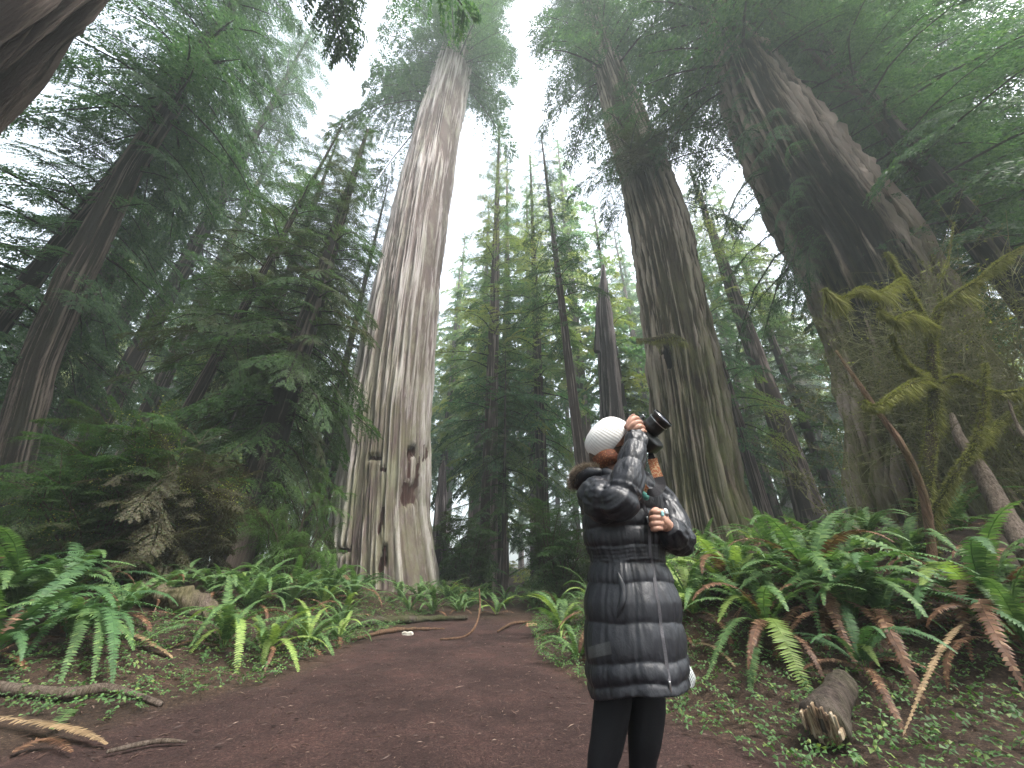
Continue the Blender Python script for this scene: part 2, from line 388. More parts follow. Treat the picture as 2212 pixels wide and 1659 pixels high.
# ------------------------------------------------------------------ foliage
def make_proto(seed, nt=13, nl=9, lf=.075, wd=.42, spread=.42, hang=.25, fold=.35):
    g = np.random.default_rng(seed); V = []
    for side in (-1, 1):
        for i in range(nt):
            t = (i + g.uniform(.1, .9)) / nt
            if g.random() < .10: continue
            Lt = spread * (1 - t) ** .55 * min(1, t * 3 + .35) * g.uniform(.65, 1.15) + .05
            a = R(g.uniform(42, 68)); d = np.array((math.cos(a), side * math.sin(a), g.uniform(-.25, .12))); d /= np.linalg.norm(d)
            b = np.array((t, 0, 0)); s = np.linspace(.08, 1, nl) + g.uniform(-.3, .3, nl) / nl
            pos = b + d * (s * Lt)[:, None]; pos[:, 2] -= hang * (s ** 2) * Lt
            for q in (-1, 1):
                ang = R(52) * q + g.normal(0, .3, nl); ca, sa = np.cos(ang), np.sin(ang)
                ld = np.stack([d[0] * ca - d[1] * sa, d[0] * sa + d[1] * ca, g.normal(-.15, fold, nl)], -1); ld = norm(ld)
                ll = lf * g.uniform(.6, 1.3, nl) * (1.15 - .5 * s)
                wv = np.cross(ld, norm(g.normal(0, .45, (nl, 3)) + np.array((0, 0, 1.)))); wv = norm(wv) * (ll * wd)[:, None]
                p0 = pos - wv * .5 + ld * ll[:, None] * .1; p1 = pos + wv * .5 + ld * ll[:, None] * .25; p2 = pos + ld * ll[:, None]
                V.append(np.stack([p0, p1, p2], 1).reshape(-1, 3))
    return np.concatenate(V)
PR_FINE = [make_proto(100 + i, 17, 13, .047, .44) for i in range(4)]
PR_MID = [make_proto(200 + i, 13, 9, .078, .55) for i in range(4)]
PR_COARSE = [make_proto(300 + i, 9, 7, .12, .6) for i in range(3)]
PR_XF = [make_proto(150 + i, 26, 20, .031, .56) for i in range(5)]
PR_HANG = [make_proto(400 + i, 20, 16, .034, .42, .34, .9) for i in range(3)]
def bough(p0, d, L, droop, proto, roll=0.0, wscale=1.0):
    d = norm(d); s = np.cross((0, 0, 1.), d); s = norm(s) if np.linalg.norm(s) > 1e-3 else np.array((1., 0, 0)); u = np.cross(d, s)
    if roll: s, u = s * math.cos(roll) + u * math.sin(roll), u * math.cos(roll) - s * math.sin(roll)
    V = proto; z = V[:, 2]
    W = p0 + L * (V[:, :1] * d + V[:, 1:2] * s * wscale + z[:, None] * u); W[:, 2] -= droop * L * V[:, 0] ** 2
    return W
def bough_axis(p0, d, L, droop, n=5, f=.95):
    t = np.linspace(0, f, n)[:, None]; q = p0 + L * t * norm(d); q[:, 2] -= (droop * L * t[:, 0] ** 2); return q
def crown_parts(axis, t0, t1, nb, Lmax, protos, g, droop=.35, prof='cone', r_in=.0, elev=(-.25, .35), skip=None, az=None, minL=.6):
    """axis: function z-> (x,y,r); boughs between heights t0 and t1"""
    LV = []; limbs = MB()
    for k in range(nb):
        u = (k + g.uniform(0, 1)) / nb; z = t0 + (t1 - t0) * u
        if prof == 'cone': L = Lmax * (1 - u) ** .75 * min(1, .45 + u * 3.2)
        elif prof == 'round': L = Lmax * math.sin(math.pi * (0.12 + .86 * u)) ** .6
        else: L = Lmax * (1 - .55 * u)
        L = max(L * g.uniform(.55, 1.15), minL)
        a = k * 2.39996 + g.uniform(-.5, .5)
        if az is not None: a = g.uniform(*az)
        x, y, r = axis(z); e = elev[0] + (elev[1] - elev[0]) * u + g.normal(0, .12)
        d = np.array((math.cos(a), math.sin(a), e)); p0 = np.array((x, y, z)) + d * r * .7
        if skip is not None and skip(p0 + d * L * .6): continue
        dr = droop * g.uniform(.5, 1.4)
        LV.append(bough(p0, d, L, dr, protos[g.integers(len(protos))], g.uniform(-.35, .35)))
        V, F, C = tube(bough_axis(p0, d, L, dr, 4), np.linspace(.014 * L ** .9, .003 * L, 4) + .003, 4, False); limbs.add(V, F)
    return np.concatenate(LV) if LV else np.zeros((0, 3)), limbs
def crownpart(LV, lm, mat, parent, name='crown', wood='twig'):
    V = np.concatenate(LV) if isinstance(LV, list) else LV; n = len(V) // 3; F = np.arange(n * 3).reshape(-1, 3); mi = np.zeros(n, int)
    if lm is not None and lm.V:
        v2, f2 = lm.tris(); V = np.vstack([V, v2]); F = np.vstack([F, f2 + n * 3]); mi = np.concatenate([mi, np.ones(len(f2), int)])
    if parent is None: return mkmesh(name, V, F, [mat, M[wood]], mi=mi)
    return part(name, V, F, [mat, M[wood]], parent, mi=mi)

def axis_of(prof):
    zz, X0, Y0, R0 = prof
    return lambda z: (float(np.interp(z, zz, X0)), float(np.interp(z, zz, Y0)), float(np.interp(z, zz, R0)))
def giant(name, rows, mat, label, cat, extend, crowns, group=None, leafm='leaf_redwood', **kw):
    z, x, y, r = px_profile(rows, extend)
    V, F, at, prof = trunk_grid(z, x, y, r, **kw)
    e = empty(name, (x[0], y[0], float(gh(x[0], y[0]))), label, cat, group)
    part('trunk', V, F, M[mat], e, True, attrs=at)
    if crowns:
        LV = []; lm = MB()
        for c in crowns:
            g = np.random.default_rng(c.pop('seed', 1)); v, l = crown_parts(axis_of(prof), g=g, **c); LV.append(v); lm.V += [q for q in l.V]; 
            for q in l.Q: lm.Q.append(q + lm.n)
            lm.n += l.n
        crownpart(LV, lm, M[leafm], e)
    return e, prof

def zat(px, py, Y): return P(px, py, Y)[2]
# pale dead-barked redwood left of the trail
eA, prA = giant('redwood_tree', [(1270, 822, 128, 15), (1100, 825, 105, 15), (900, 841, 91, 15), (700, 868, 80, 15), (500, 901, 66, 15), (300, 941, 51, 15), (130, 984, 37, 15), (70, 1003, 27, 15)],
    'bark_grey', 'pale grey redwood with smooth fluted bark and dark rotten hollows beyond the trail end', 'tree', 22,
    [dict(t0=36.5, t1=60, nb=190, Lmax=5.0, protos=PR_FINE, droop=.35, prof='x', seed=3, elev=(-.2, .2)),
     dict(t0=31, t1=40, nb=14, Lmax=6.5, protos=PR_XF, droop=.8, prof='x', seed=9, elev=(-.5, -.2), az=(2.7, 3.9))],
    nth=400, nz=340, amp=.22, freq=3.0, fz=.055, twist=.010, seed=2, lobes=.16,
    patches=[(893, 1010, .10, .9, .12, .72), (882, 965, .17, .28, .25, 1.1), (908, 950, .06, .5, .1, 1), (884, 1055, .15, .5, .10, .60), (878, 1000, .08, .5, .12, .9), (806, 985, .28, .10, .2, 1.1), (736, 1188, .28, .10, .2, 1.1), (826, 1010, .14, .07, .14, 1), (822, 1120, .07, .6, .12, .8), (826, 1215, .13, .6, .2, .72), (870, 1060, .2, .5, .1, .65)],
    mossf=lambda T, Z: .35 * (1 - sstep(2, 16, Z)) + .12)
# right redwood
eB, prB = giant('redwood_tree', [(1175, 1535, 122, 11), (1080, 1515, 104, 11), (1000, 1505, 96, 11), (870, 1490, 89, 11), (700, 1465, 80, 11), (500, 1430, 70, 11), (370, 1392, 57, 11), (250, 1348, 47, 11), (150, 1316, 34, 11), (60, 1290, 24, 11)],
    'bark_red', 'brown redwood with deeply furrowed mossy bark right behind the person with the camera', 'tree', 22,
    [dict(t0=26.5, t1=50, nb=170, Lmax=4.4, protos=PR_FINE, droop=.45, prof='x', seed=5, elev=(-.3, .3)),
     dict(t0=16, t1=24, nb=24, Lmax=3.4, protos=PR_XF, droop=.5, prof='x', seed=6, elev=(-.4, 0))],
    nth=400, nz=320, amp=.24, freq=3.2, fz=.10, twist=.02, seed=12, lobes=.12,
    patches=[(1395, 690, .10, .5, .16, .8), (1450, 755, .13, .6, .16, .8), (1420, 560, .07, .9, .12, .7)],
    mossf=lambda T, Z: .75 * (1 - sstep(3, 15, Z)) * (.6 + .4 * np.sin(T + 2)) + .1)
# huge burnt trunk at right
def charD(T, Z):
    c = np.cos(T - R(222)); return .18 * sstep(-.2, .6, c) * sstep(4, 6, Z) + .36 * sstep(.5, .95, c) * sstep(5, 7, Z) * (1 - sstep(11, 17, Z)) + .04
eD, prD = giant('redwood_tree', [(1110, 2075, 240, 8), (980, 2030, 215, 8), (850, 1995, 195, 8), (700, 1945, 185, 8), (540, 1862, 170, 8), (400, 1765, 152, 8), (250, 1670, 122, 8), (120, 1600, 72, 8), (50, 1560, 52, 8)],
    'bark_burnt', 'massive leaning redwood with black burn scar above the right fern bank', 'tree', 14,
    [dict(t0=19.5, t1=38, nb=150, Lmax=4.6, protos=PR_FINE, droop=.5, prof='x', seed=15, elev=(-.3, .3)),
     dict(t0=9.5, t1=20, nb=40, Lmax=2.6, protos=PR_HANG, droop=.9, prof='x', seed=17, elev=(-.3, .1), az=(2.5, 4.0))],
    nth=440, nz=320, amp=.42, freq=2.6, fz=.09, twist=-.015, seed=31, lobes=.16,
    mossf=lambda T, Z: .85 * (1 - sstep(5, 11, Z)) + .05, charf=charD)
# left slim brown redwood
eC, prC = giant('redwood_tree', [(1158, 0, 52, 9), (1000, 22, 58, 9), (788, 78, 52, 8.8), (608, 155, 50, 8.6), (553, 186, 49, 8.5), (367, 278, 37, 8.2), (220, 376, 31, 8), (165, 397, 25, 8), (80, 455, 20, 8)],
    'bark_dark', 'straight brown redwood leaning across the upper left', 'tree', 16,
    [dict(t0=15, t1=36, nb=110, Lmax=4.2, protos=PR_XF, droop=.5, prof='x', seed=25, elev=(-.3, .2)),
     dict(t0=8, t1=16, nb=12, Lmax=2.2, protos=PR_XF, droop=.5, prof='x', seed=26)],
    nth=128, nz=200, amp=.09, freq=3.2, fz=.08, seed=41, lobes=.1, mossf=lambda T, Z: .15 + 0 * Z)
# trunk in the upper left corner, beside the camera
def plain_tree(name, X, Y, r, H, mat, label, cat='tree', group=None, crown=None, leafm='leaf_redwood', lean=(0, 0), nth=96, nz=120, zb=None, rtop=.35, **kw):
    z0 = float(gh(X, Y)) - .4 if zb is None else zb
    z = np.array([z0, z0 + .5, z0 + 1.5, z0 + 4, z0 + H * .5, z0 + H]); s = (z - z0)
    x = X + lean[0] * s; y = Y + lean[1] * s; rr = r * np.array([1.35, 1.22, 1.1, 1.0, .72, rtop])
    V, F, at, prof = trunk_grid(z, x, y, rr, nth=nth, nz=nz, **kw)
    e = empty(name, (X, Y, z0 + .4), label, cat, group); part('trunk', V, F, M[mat], e, True, attrs=at)
    if crown:
        LV = []; lm = MB()
        for c in (crown if isinstance(crown, list) else [crown]):
            c = dict(c); g = np.random.default_rng(c.pop('seed', 1)); v, l = crown_parts(axis_of(prof), g=g, **c); LV.append(v); lm.V += l.V
            for q in l.Q: lm.Q.append(q + lm.n)
            lm.n += l.n
        crownpart(LV, lm, M[leafm], e)
    return e
plain_tree('redwood_tree', -6.0, .7, 1.75, 26, 'bark_dark', 'huge dark trunk crossing the top left corner of the view', nth=192, nz=160, amp=.2, freq=3, fz=.1, seed=51, lobes=.08,
    crown=dict(t0=17, t1=27, nb=40, Lmax=5, protos=PR_XF, droop=.5, prof='x', seed=52, az=(-.4, 1.9)))
plain_tree('redwood_tree', 22.6, 10.7, .85, 46, 'bark_far', 'tall reddish trunk half hidden by leaves in the upper right corner', lean=(-.03, 0), nth=80, nz=120, amp=.07, freq=3, fz=.1, seed=61,
    crown=dict(t0=17, t1=46, nb=140, Lmax=4.5, protos=PR_FINE, droop=.45, prof='x', seed=62))

# ---- understory hemlocks and middle distance trees: (px at eye level, Y, height, trunk r, crown from, Lmax, boughs, protos, leaf, label)
def XY(px, Y): return ((px - 1106) / FPX * CP * Y, Y)
def add(px, Y, H, r, c0, L, nb, pr, leafm, label, lean=(0, 0), seed=0, mat='bark_dark', droop=.45, prof='cone', name='hemlock_tree', group=None, elev=(-.2, .35), **kw):
    nb = int(nb * (1.1 if px < 700 else 1.4)); L = L * 1.08
    X, _ = XY(px, Y); z0 = float(gh(X, Y))
    return plain_tree(name, X, Y, r, H, mat, label, crown=dict(t0=z0 + c0, t1=z0 + H, nb=nb, Lmax=L, protos=pr, droop=droop, prof=prof, seed=seed + 500, elev=elev), leafm=leafm, lean=lean, nth=48, nz=60, amp=.3 * r * .35, freq=2.6, fz=.2, seed=seed, group=group, rtop=.15, **kw)
add(500, 10.5, 20, .42, 1.6, 2.9, 200, PR_XF, 'leaf_hemlock', 'dark thick trunked hemlock standing left of the pale redwood, behind the fern clumps', seed=71, droop=.6)
add(215, 9.8, 19, .17, 5.5, 2.6, 70, PR_XF, 'leaf_hemlock', 'thin dark leaning hemlock in front of the bright gap in the left foliage', seed=72, lean=(.10, 0))
add(640, 17, 26, .22, 5, 3.6, 90, PR_FINE, 'leaf_hemlock', 'slender hemlock just left of the pale redwood', seed=73)
add(390, 15, 27, .3, 5, 3.8, 70, PR_FINE, 'leaf_hemlock', 'broad hemlock filling the left middle distance between the dark trunks', seed=74)
add(-190, 12.5, 28, .4, 4, 4.2, 95, PR_XF, 'leaf_redwood', 'leafy tree at the left edge above the ferns', seed=75, mat='bark_dark')
add(-420, 9, 24, .3, 5, 4.2, 80, PR_XF, 'leaf_redwood', 'leafy tree overhanging the upper left edge', seed=76)
add(-60, 17, 33, .45, 6, 4.2, 55, PR_FINE, 'leaf_redwood', 'tall redwood behind the brown leaning trunk at left', seed=77)
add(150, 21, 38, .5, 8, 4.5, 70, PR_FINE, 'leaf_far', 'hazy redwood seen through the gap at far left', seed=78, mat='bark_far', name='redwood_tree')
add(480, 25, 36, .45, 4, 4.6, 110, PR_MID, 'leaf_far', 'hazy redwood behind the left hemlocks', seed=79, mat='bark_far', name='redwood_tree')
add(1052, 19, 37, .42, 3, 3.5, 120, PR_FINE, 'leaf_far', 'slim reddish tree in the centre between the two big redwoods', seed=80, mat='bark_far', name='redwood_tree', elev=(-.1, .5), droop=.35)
add(1088, 17, 12, .10, 3, 1.9, 40, PR_FINE, 'leaf_hemlock', 'thin bare stemmed sapling just right of the central slim tree', seed=81)
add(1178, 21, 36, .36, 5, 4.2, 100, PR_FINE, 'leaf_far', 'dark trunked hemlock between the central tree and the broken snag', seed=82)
add(1285, 16, 30, .26, 11, 2.6, 50, PR_FINE, 'leaf_redwood', 'thin grey trunk leaning left above the white knitted hat', seed=83, mat='bark_far', lean=(-.035, 0), name='redwood_tree')
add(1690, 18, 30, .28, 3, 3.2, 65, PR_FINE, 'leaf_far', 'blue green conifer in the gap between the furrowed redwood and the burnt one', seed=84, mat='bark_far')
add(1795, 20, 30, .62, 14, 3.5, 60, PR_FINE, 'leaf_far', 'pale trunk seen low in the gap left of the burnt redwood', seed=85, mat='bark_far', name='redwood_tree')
add(2420, 9.5, 31, .3, 5, 4.2, 120, PR_XF, 'leaf_redwood', 'leafy tree at the upper right edge behind the twiggy shrubs', seed=86)
add(2700, 7, 27, .35, 6, 4.4, 80, PR_XF, 'leaf_redwood', 'leafy tree overhanging the top right corner', seed=87)
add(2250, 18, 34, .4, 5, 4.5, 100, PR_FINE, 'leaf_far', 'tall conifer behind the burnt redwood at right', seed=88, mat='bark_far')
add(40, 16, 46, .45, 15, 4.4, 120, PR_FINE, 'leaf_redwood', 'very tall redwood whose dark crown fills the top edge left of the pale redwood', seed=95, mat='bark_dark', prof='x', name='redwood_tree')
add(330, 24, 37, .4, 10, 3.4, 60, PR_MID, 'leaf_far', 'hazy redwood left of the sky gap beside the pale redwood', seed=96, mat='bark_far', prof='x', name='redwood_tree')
add(2900, 10, 40, .5, 12, 5, 120, PR_FINE, 'leaf_redwood', 'very tall tree whose crown closes the top right corner', seed=97, prof='x', name='redwood_tree')
# broken snag
def snag():
    z, x, y, r = px_profile([(1250, 1330, 34, 20), (900, 1322, 26, 20), (760, 1312, 22, 20), (680, 1305, 17, 20), (620, 1302, 9, 20), (572, 1303, 2, 20)])
    V, F, at, prof = trunk_grid(z, x, y, r, nth=64, nz=90, amp=.35, freq=2.2, fz=.05, seed=91)
    e = empty('dead_snag', (x[0], y[0], z[0] + .4), 'broken grey snag with a splintered pointed top above the camera', 'dead tree'); part('trunk', V, F, M['bark_snag'], e, True, attrs=at)
    mb = MB()
    for (a, b, w_) in (((1290, 700), (1289, 640), 4), ((1313, 690), (1312, 600), 4), ((1322, 740), (1324, 672), 4)):
        addtube(mb, [P(a[0], a[1] + 60, 19.8), P(*a, 19.8), P(*b, 19.8)], [.22, .12, .01], 6)
    mb.build('splinter', M['bark_snag'], e)
snag()
def stump():
    z, x, y, r = px_profile([(1260, 948, 17, 17), (1100, 952, 15, 17), (1020, 956, 10, 17), (995, 958, 2, 17)])
    V, F, at, prof = trunk_grid(z, x, y, r, nth=48, nz=50, amp=.12, freq=2.2, fz=.2, seed=93)
    o = top('tree_stump', V, F, M['bark_snag'], (x[0], y[0], z[0] + .4), True, 'slim pale broken stump right beside the pale grey redwood', 'stump', attrs=at)
snag_done = stump()

# ---- far forest: four source trees copied
def far_sources():
    out = []
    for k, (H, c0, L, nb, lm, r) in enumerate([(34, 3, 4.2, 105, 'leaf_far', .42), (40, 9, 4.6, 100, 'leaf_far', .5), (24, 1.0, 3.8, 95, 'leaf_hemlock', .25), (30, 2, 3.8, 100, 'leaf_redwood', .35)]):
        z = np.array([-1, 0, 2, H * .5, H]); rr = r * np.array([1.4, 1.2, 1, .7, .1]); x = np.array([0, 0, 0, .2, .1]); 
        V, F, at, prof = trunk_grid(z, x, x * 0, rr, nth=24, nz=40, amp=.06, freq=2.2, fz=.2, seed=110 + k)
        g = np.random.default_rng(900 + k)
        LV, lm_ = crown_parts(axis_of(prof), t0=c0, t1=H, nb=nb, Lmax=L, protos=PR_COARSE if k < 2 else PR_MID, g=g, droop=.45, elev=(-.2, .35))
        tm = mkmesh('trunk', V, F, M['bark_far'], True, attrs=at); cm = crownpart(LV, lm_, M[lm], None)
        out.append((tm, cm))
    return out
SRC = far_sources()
def put_far(k, X, Y, sc, rot, label, group, name='conifer_tree', dz=0):
    e = empty(name, (X, Y, float(gh(X, Y)) + dz), label, 'tree', group); e.rotation_euler = (0, 0, rot); e.scale = (sc, sc, sc)
    for nm, me in zip(('trunk', 'crown'), SRC[k]):
        o = link(nm, me, e)
g = np.random.default_rng(77)
def skyline(px, Y):      # highest elevation angle wanted for trees behind this column, in picture y
    return float(np.interp(px, [-600, 300, 560, 690, 760, 830, 960, 1010, 1080, 1180, 1250, 1420, 1500, 1600, 1800, 2300], [350, 420, 480, 540, 620, 660, 620, 420, 380, 380, 330, 360, 400, 330, 420, 350]))
ZONES = [(-150, 'beyond the left edge of the ferns'), (60, 'at the far left behind the leaning brown trunk'), (260, 'behind the brownish conifer shrub'), (420, 'left of the thick dark hemlock'), (600, 'behind the thick dark hemlock'),
         (720, 'just left of the pale redwood'), (960, 'hidden partly by the pale redwood'), (1060, 'left of the slim central tree'), (1150, 'right of the slim central tree'), (1260, 'left of the white hat'), (1380, 'behind the broken snag'),
         (1560, 'behind the furrowed redwood'), (1690, 'in the gap right of the furrowed redwood'), (1850, 'left of the burnt redwood root'), (2050, 'behind the burnt redwood'), (2250, 'behind the mossy maple'), (9999, 'at the far right edge')]
ROWS = ['hazy conifer %s', 'paler hazy conifer further off %s', 'faint conifer in deep haze %s', 'faintest and most distant conifer %s']
GROUPS = ['far conifers left of the pale redwood', 'far conifers between the two large redwoods', 'far conifers right of the furrowed redwood']
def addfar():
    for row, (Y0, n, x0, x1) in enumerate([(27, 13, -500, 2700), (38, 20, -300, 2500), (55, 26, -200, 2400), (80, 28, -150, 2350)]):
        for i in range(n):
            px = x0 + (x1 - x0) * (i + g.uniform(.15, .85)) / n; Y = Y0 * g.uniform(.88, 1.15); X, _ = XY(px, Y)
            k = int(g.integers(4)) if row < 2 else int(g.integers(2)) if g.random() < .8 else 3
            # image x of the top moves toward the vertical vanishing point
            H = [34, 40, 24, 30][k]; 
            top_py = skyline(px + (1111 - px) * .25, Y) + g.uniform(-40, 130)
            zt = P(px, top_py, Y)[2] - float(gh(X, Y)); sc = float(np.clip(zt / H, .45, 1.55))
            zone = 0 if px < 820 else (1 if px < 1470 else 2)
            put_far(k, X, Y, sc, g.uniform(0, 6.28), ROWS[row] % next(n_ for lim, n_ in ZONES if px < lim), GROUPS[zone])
addfar()

# unseen conifers added behind the camera to shade the trail from open sky
for i, (x, y, k, sc) in enumerate([(-9, -7, 0, .9), (-3, -11, 1, .9), (4, -8, 0, .85), (10, -6, 3, 1.0), (16, -3, 0, .9), (-17, -3, 1, .9), (8, -14, 1, 1.0), (-8, -16, 0, 1.1), (0, -20, 1, 1.1), (17, -12, 0, 1.0), (-5, -9.5, 2, 1.0)]):
    put_far(k, x, y - 2.5, sc, i * 1.3, 'unseen conifer %s behind the camera, added for shade' % ['on the left', 'far back', 'just', 'on the right', 'beside the right bank', 'beside the left bank', 'well back', 'further left', 'furthest', 'far right', 'nearest left'][i], 'unseen shade conifers behind the camera')
# ------------------------------------------------------------------ sword ferns
def frond_geo(base, az, L, e0, e1, W, g, npin=32, sidebend=0.0, wob=.12):
    n = npin + 6; t = np.linspace(0, 1, n); e = R(e0) + (R(e1) - R(e0)) * t ** 1.15
    a = az + sidebend * t; st = L / (n - 1)
    dx = np.cos(e) * np.cos(a); dy = np.cos(e) * np.sin(a); dz = np.sin(e)
    D = np.stack([dx, dy, dz], -1); pos = base + np.concatenate([[[0, 0, 0]], np.cumsum(D[:-1] * st, 0)])
    S_ = np.stack([-np.sin(a), np.cos(a), 0 * a], -1); U = np.cross(D, S_)
    V, F, C = tube(pos[::4], np.linspace(.0045, .0012, len(pos[::4])), 3, False)
    TV = [V]; TF = [np.vstack([F[:, [0, 1, 2]], F[:, [0, 2, 3]]])]; k = len(V)
    i = np.arange(5, n - 1); tt = (i - 5) / (n - 6.0)
    w_ = W * np.sin(math.pi * np.clip(tt * .80 + .17, 0, 1)) ** .8 * (1 - .25 * tt)
    bw = L / n * .52
    for s in (-1, 1):
        droop = g.normal(-.18, .06) ; fw = .30
        d = norm(S_[i] * s + D[i] * fw + np.array((0, 0, 1.)) * (droop + g.normal(0, wob, len(i)))[:, None] + U[i] * .12)
        w2 = (w_ * g.uniform(.85, 1.1, len(i)))[:, None]
        b0 = pos[i] - D[i] * bw; b1 = pos[i] + D[i] * bw; tip = pos[i] + d * w2; tip[:, 2] -= .18 * w2[:, 0]
        md = pos[i] + d * w2 * .55 - D[i] * bw * .9; me_ = pos[i] + d * w2 * .55 + D[i] * bw * .8
        Q = np.stack([b0, b1, me_, tip, md], 1).reshape(-1, 3); m = np.arange(len(i))[:, None] * 5 + k
        TV.append(Q); TF.append(np.vstack([m + np.array([[0, 1, 2]]), m + np.array([[0, 2, 4]]), m + np.array([[4, 2, 3]])])); k += len(Q)
    return np.concatenate(TV), np.concatenate(TF)
gf = np.random.default_rng(5)
FPROT = {}
for mn in ('fern_green', 'fern_blue', 'fern_lime', 'fern_dead', 'fern_tan'):
    FPROT[mn] = []
    for q in range(5):
        if mn == 'fern_dead' and q < 4: e0, e1, W = gf.uniform(10, 40), gf.uniform(-95, -75), .055
        else: e0, e1, W = gf.uniform(55, 80), gf.uniform(-62, 0), gf.uniform(.070, .090)
        V, F = frond_geo(np.zeros(3), 0.0, 1.0, e0, e1, W, gf, 50, gf.uniform(-.35, .35)); FPROT[mn].append(mkmesh('frond', V, F, M[mn]))
def fern(loc, L, n, mats, label, group=None, dead=0, name='sword_fern', spread=(0, 6.283), targets=(), tilt=0):
    e = empty(name, loc, label, 'fern', group); k0 = gf.uniform(0, 6.28)
    n = int(n * 1.25)
    for i in range(n + dead):
        d = i >= n; mn = 'fern_dead' if d else mats[int(gf.integers(len(mats)))]
        o = link('frond', FPROT[mn][int(gf.integers(5))], e)
        a = spread[0] + (spread[1] - spread[0]) * ((i * .618034 + k0) % 1.0) + gf.uniform(-.2, .2)
        sc = 1.40 * L * gf.uniform(.7, 1.12); o.scale = (sc, sc, sc * gf.uniform(.85, 1.1)); o.rotation_euler = (gf.uniform(-.25, .25), gf.uniform(-.30, .22), a)
        o.location = (math.cos(a) * .03, math.sin(a) * .03, .02)
        if d: o['label'] = 'withered brown frond'
    for (px, py, dY, mn, W, arch) in targets:      # individual fronds seen clearly in the photograph
        tip = P(px, py, loc[1] + dY) - np.array(loc); h = math.hypot(tip[0], tip[1]); az = math.atan2(tip[1], tip[0])
        nn = 64; t = np.linspace(0, 1, nn); c = np.array((0, 0, .03)) * (1 - t)[:, None] + tip * t[:, None]; c[:, 2] += arch * np.sin(math.pi * t ** .85)
        V, F = frond_path(c, W); o = link('frond', mkmesh('frond', V, F, M[mn]), e)
        o['label'] = {'fern_lime': 'pale lime green frond', 'fern_tan': 'dry tan frond', 'fern_dead': 'withered brown frond', 'fern_green': 'long arching green frond', 'fern_blue': 'blue green arching frond'}[mn]
    return e
def frond_path(c, W, t0=.1):
    n = len(c); D = norm(np.gradient(c, axis=0)); S_ = norm(np.cross(D, (0, 0, 1.))); U = np.cross(S_, D)
    V, F, C = tube(c[::3], np.linspace(.004, .0012, len(c[::3])), 3, False); TV = [V]; TF = [np.vstack([F[:, [0, 1, 2]], F[:, [0, 2, 3]]])]; k = len(V)
    L = np.linalg.norm(np.diff(c, axis=0), axis=1).sum(); bw = L / n * .5; i = np.arange(int(n * t0), n - 1); tt = (i - i[0]) / float(n - i[0])
    w_ = W * np.sin(math.pi * np.clip(tt * .78 + .2, 0, 1)) ** .8
    for s in (-1, 1):
        d = norm(S_[i] * s + D[i] * .3 + U[i] * gf.normal(-.12, .12, len(i))[:, None]); w2 = (w_ * gf.uniform(.85, 1.1, len(i)))[:, None]
        b0 = c[i] - D[i] * bw; b1 = c[i] + D[i] * bw; tip = c[i] + d * w2; md = c[i] + d * w2 * .55 - D[i] * bw * .9; me_ = c[i] + d * w2 * .55 + D[i] * bw * .8
        Q = np.stack([b0, b1, me_, tip, md], 1).reshape(-1, 3); m = np.arange(len(i))[:, None] * 5 + k
        TV.append(Q); TF.append(np.vstack([m + np.array([[0, 1, 2]]), m + np.array([[0, 2, 4]]), m + np.array([[4, 2, 3]])])); k += len(Q)
    return np.concatenate(TV), np.concatenate(TF)
GR, GB, GL = ['fern_green'], ['fern_green', 'fern_blue'], ['fern_green', 'fern_green', 'fern_lime']
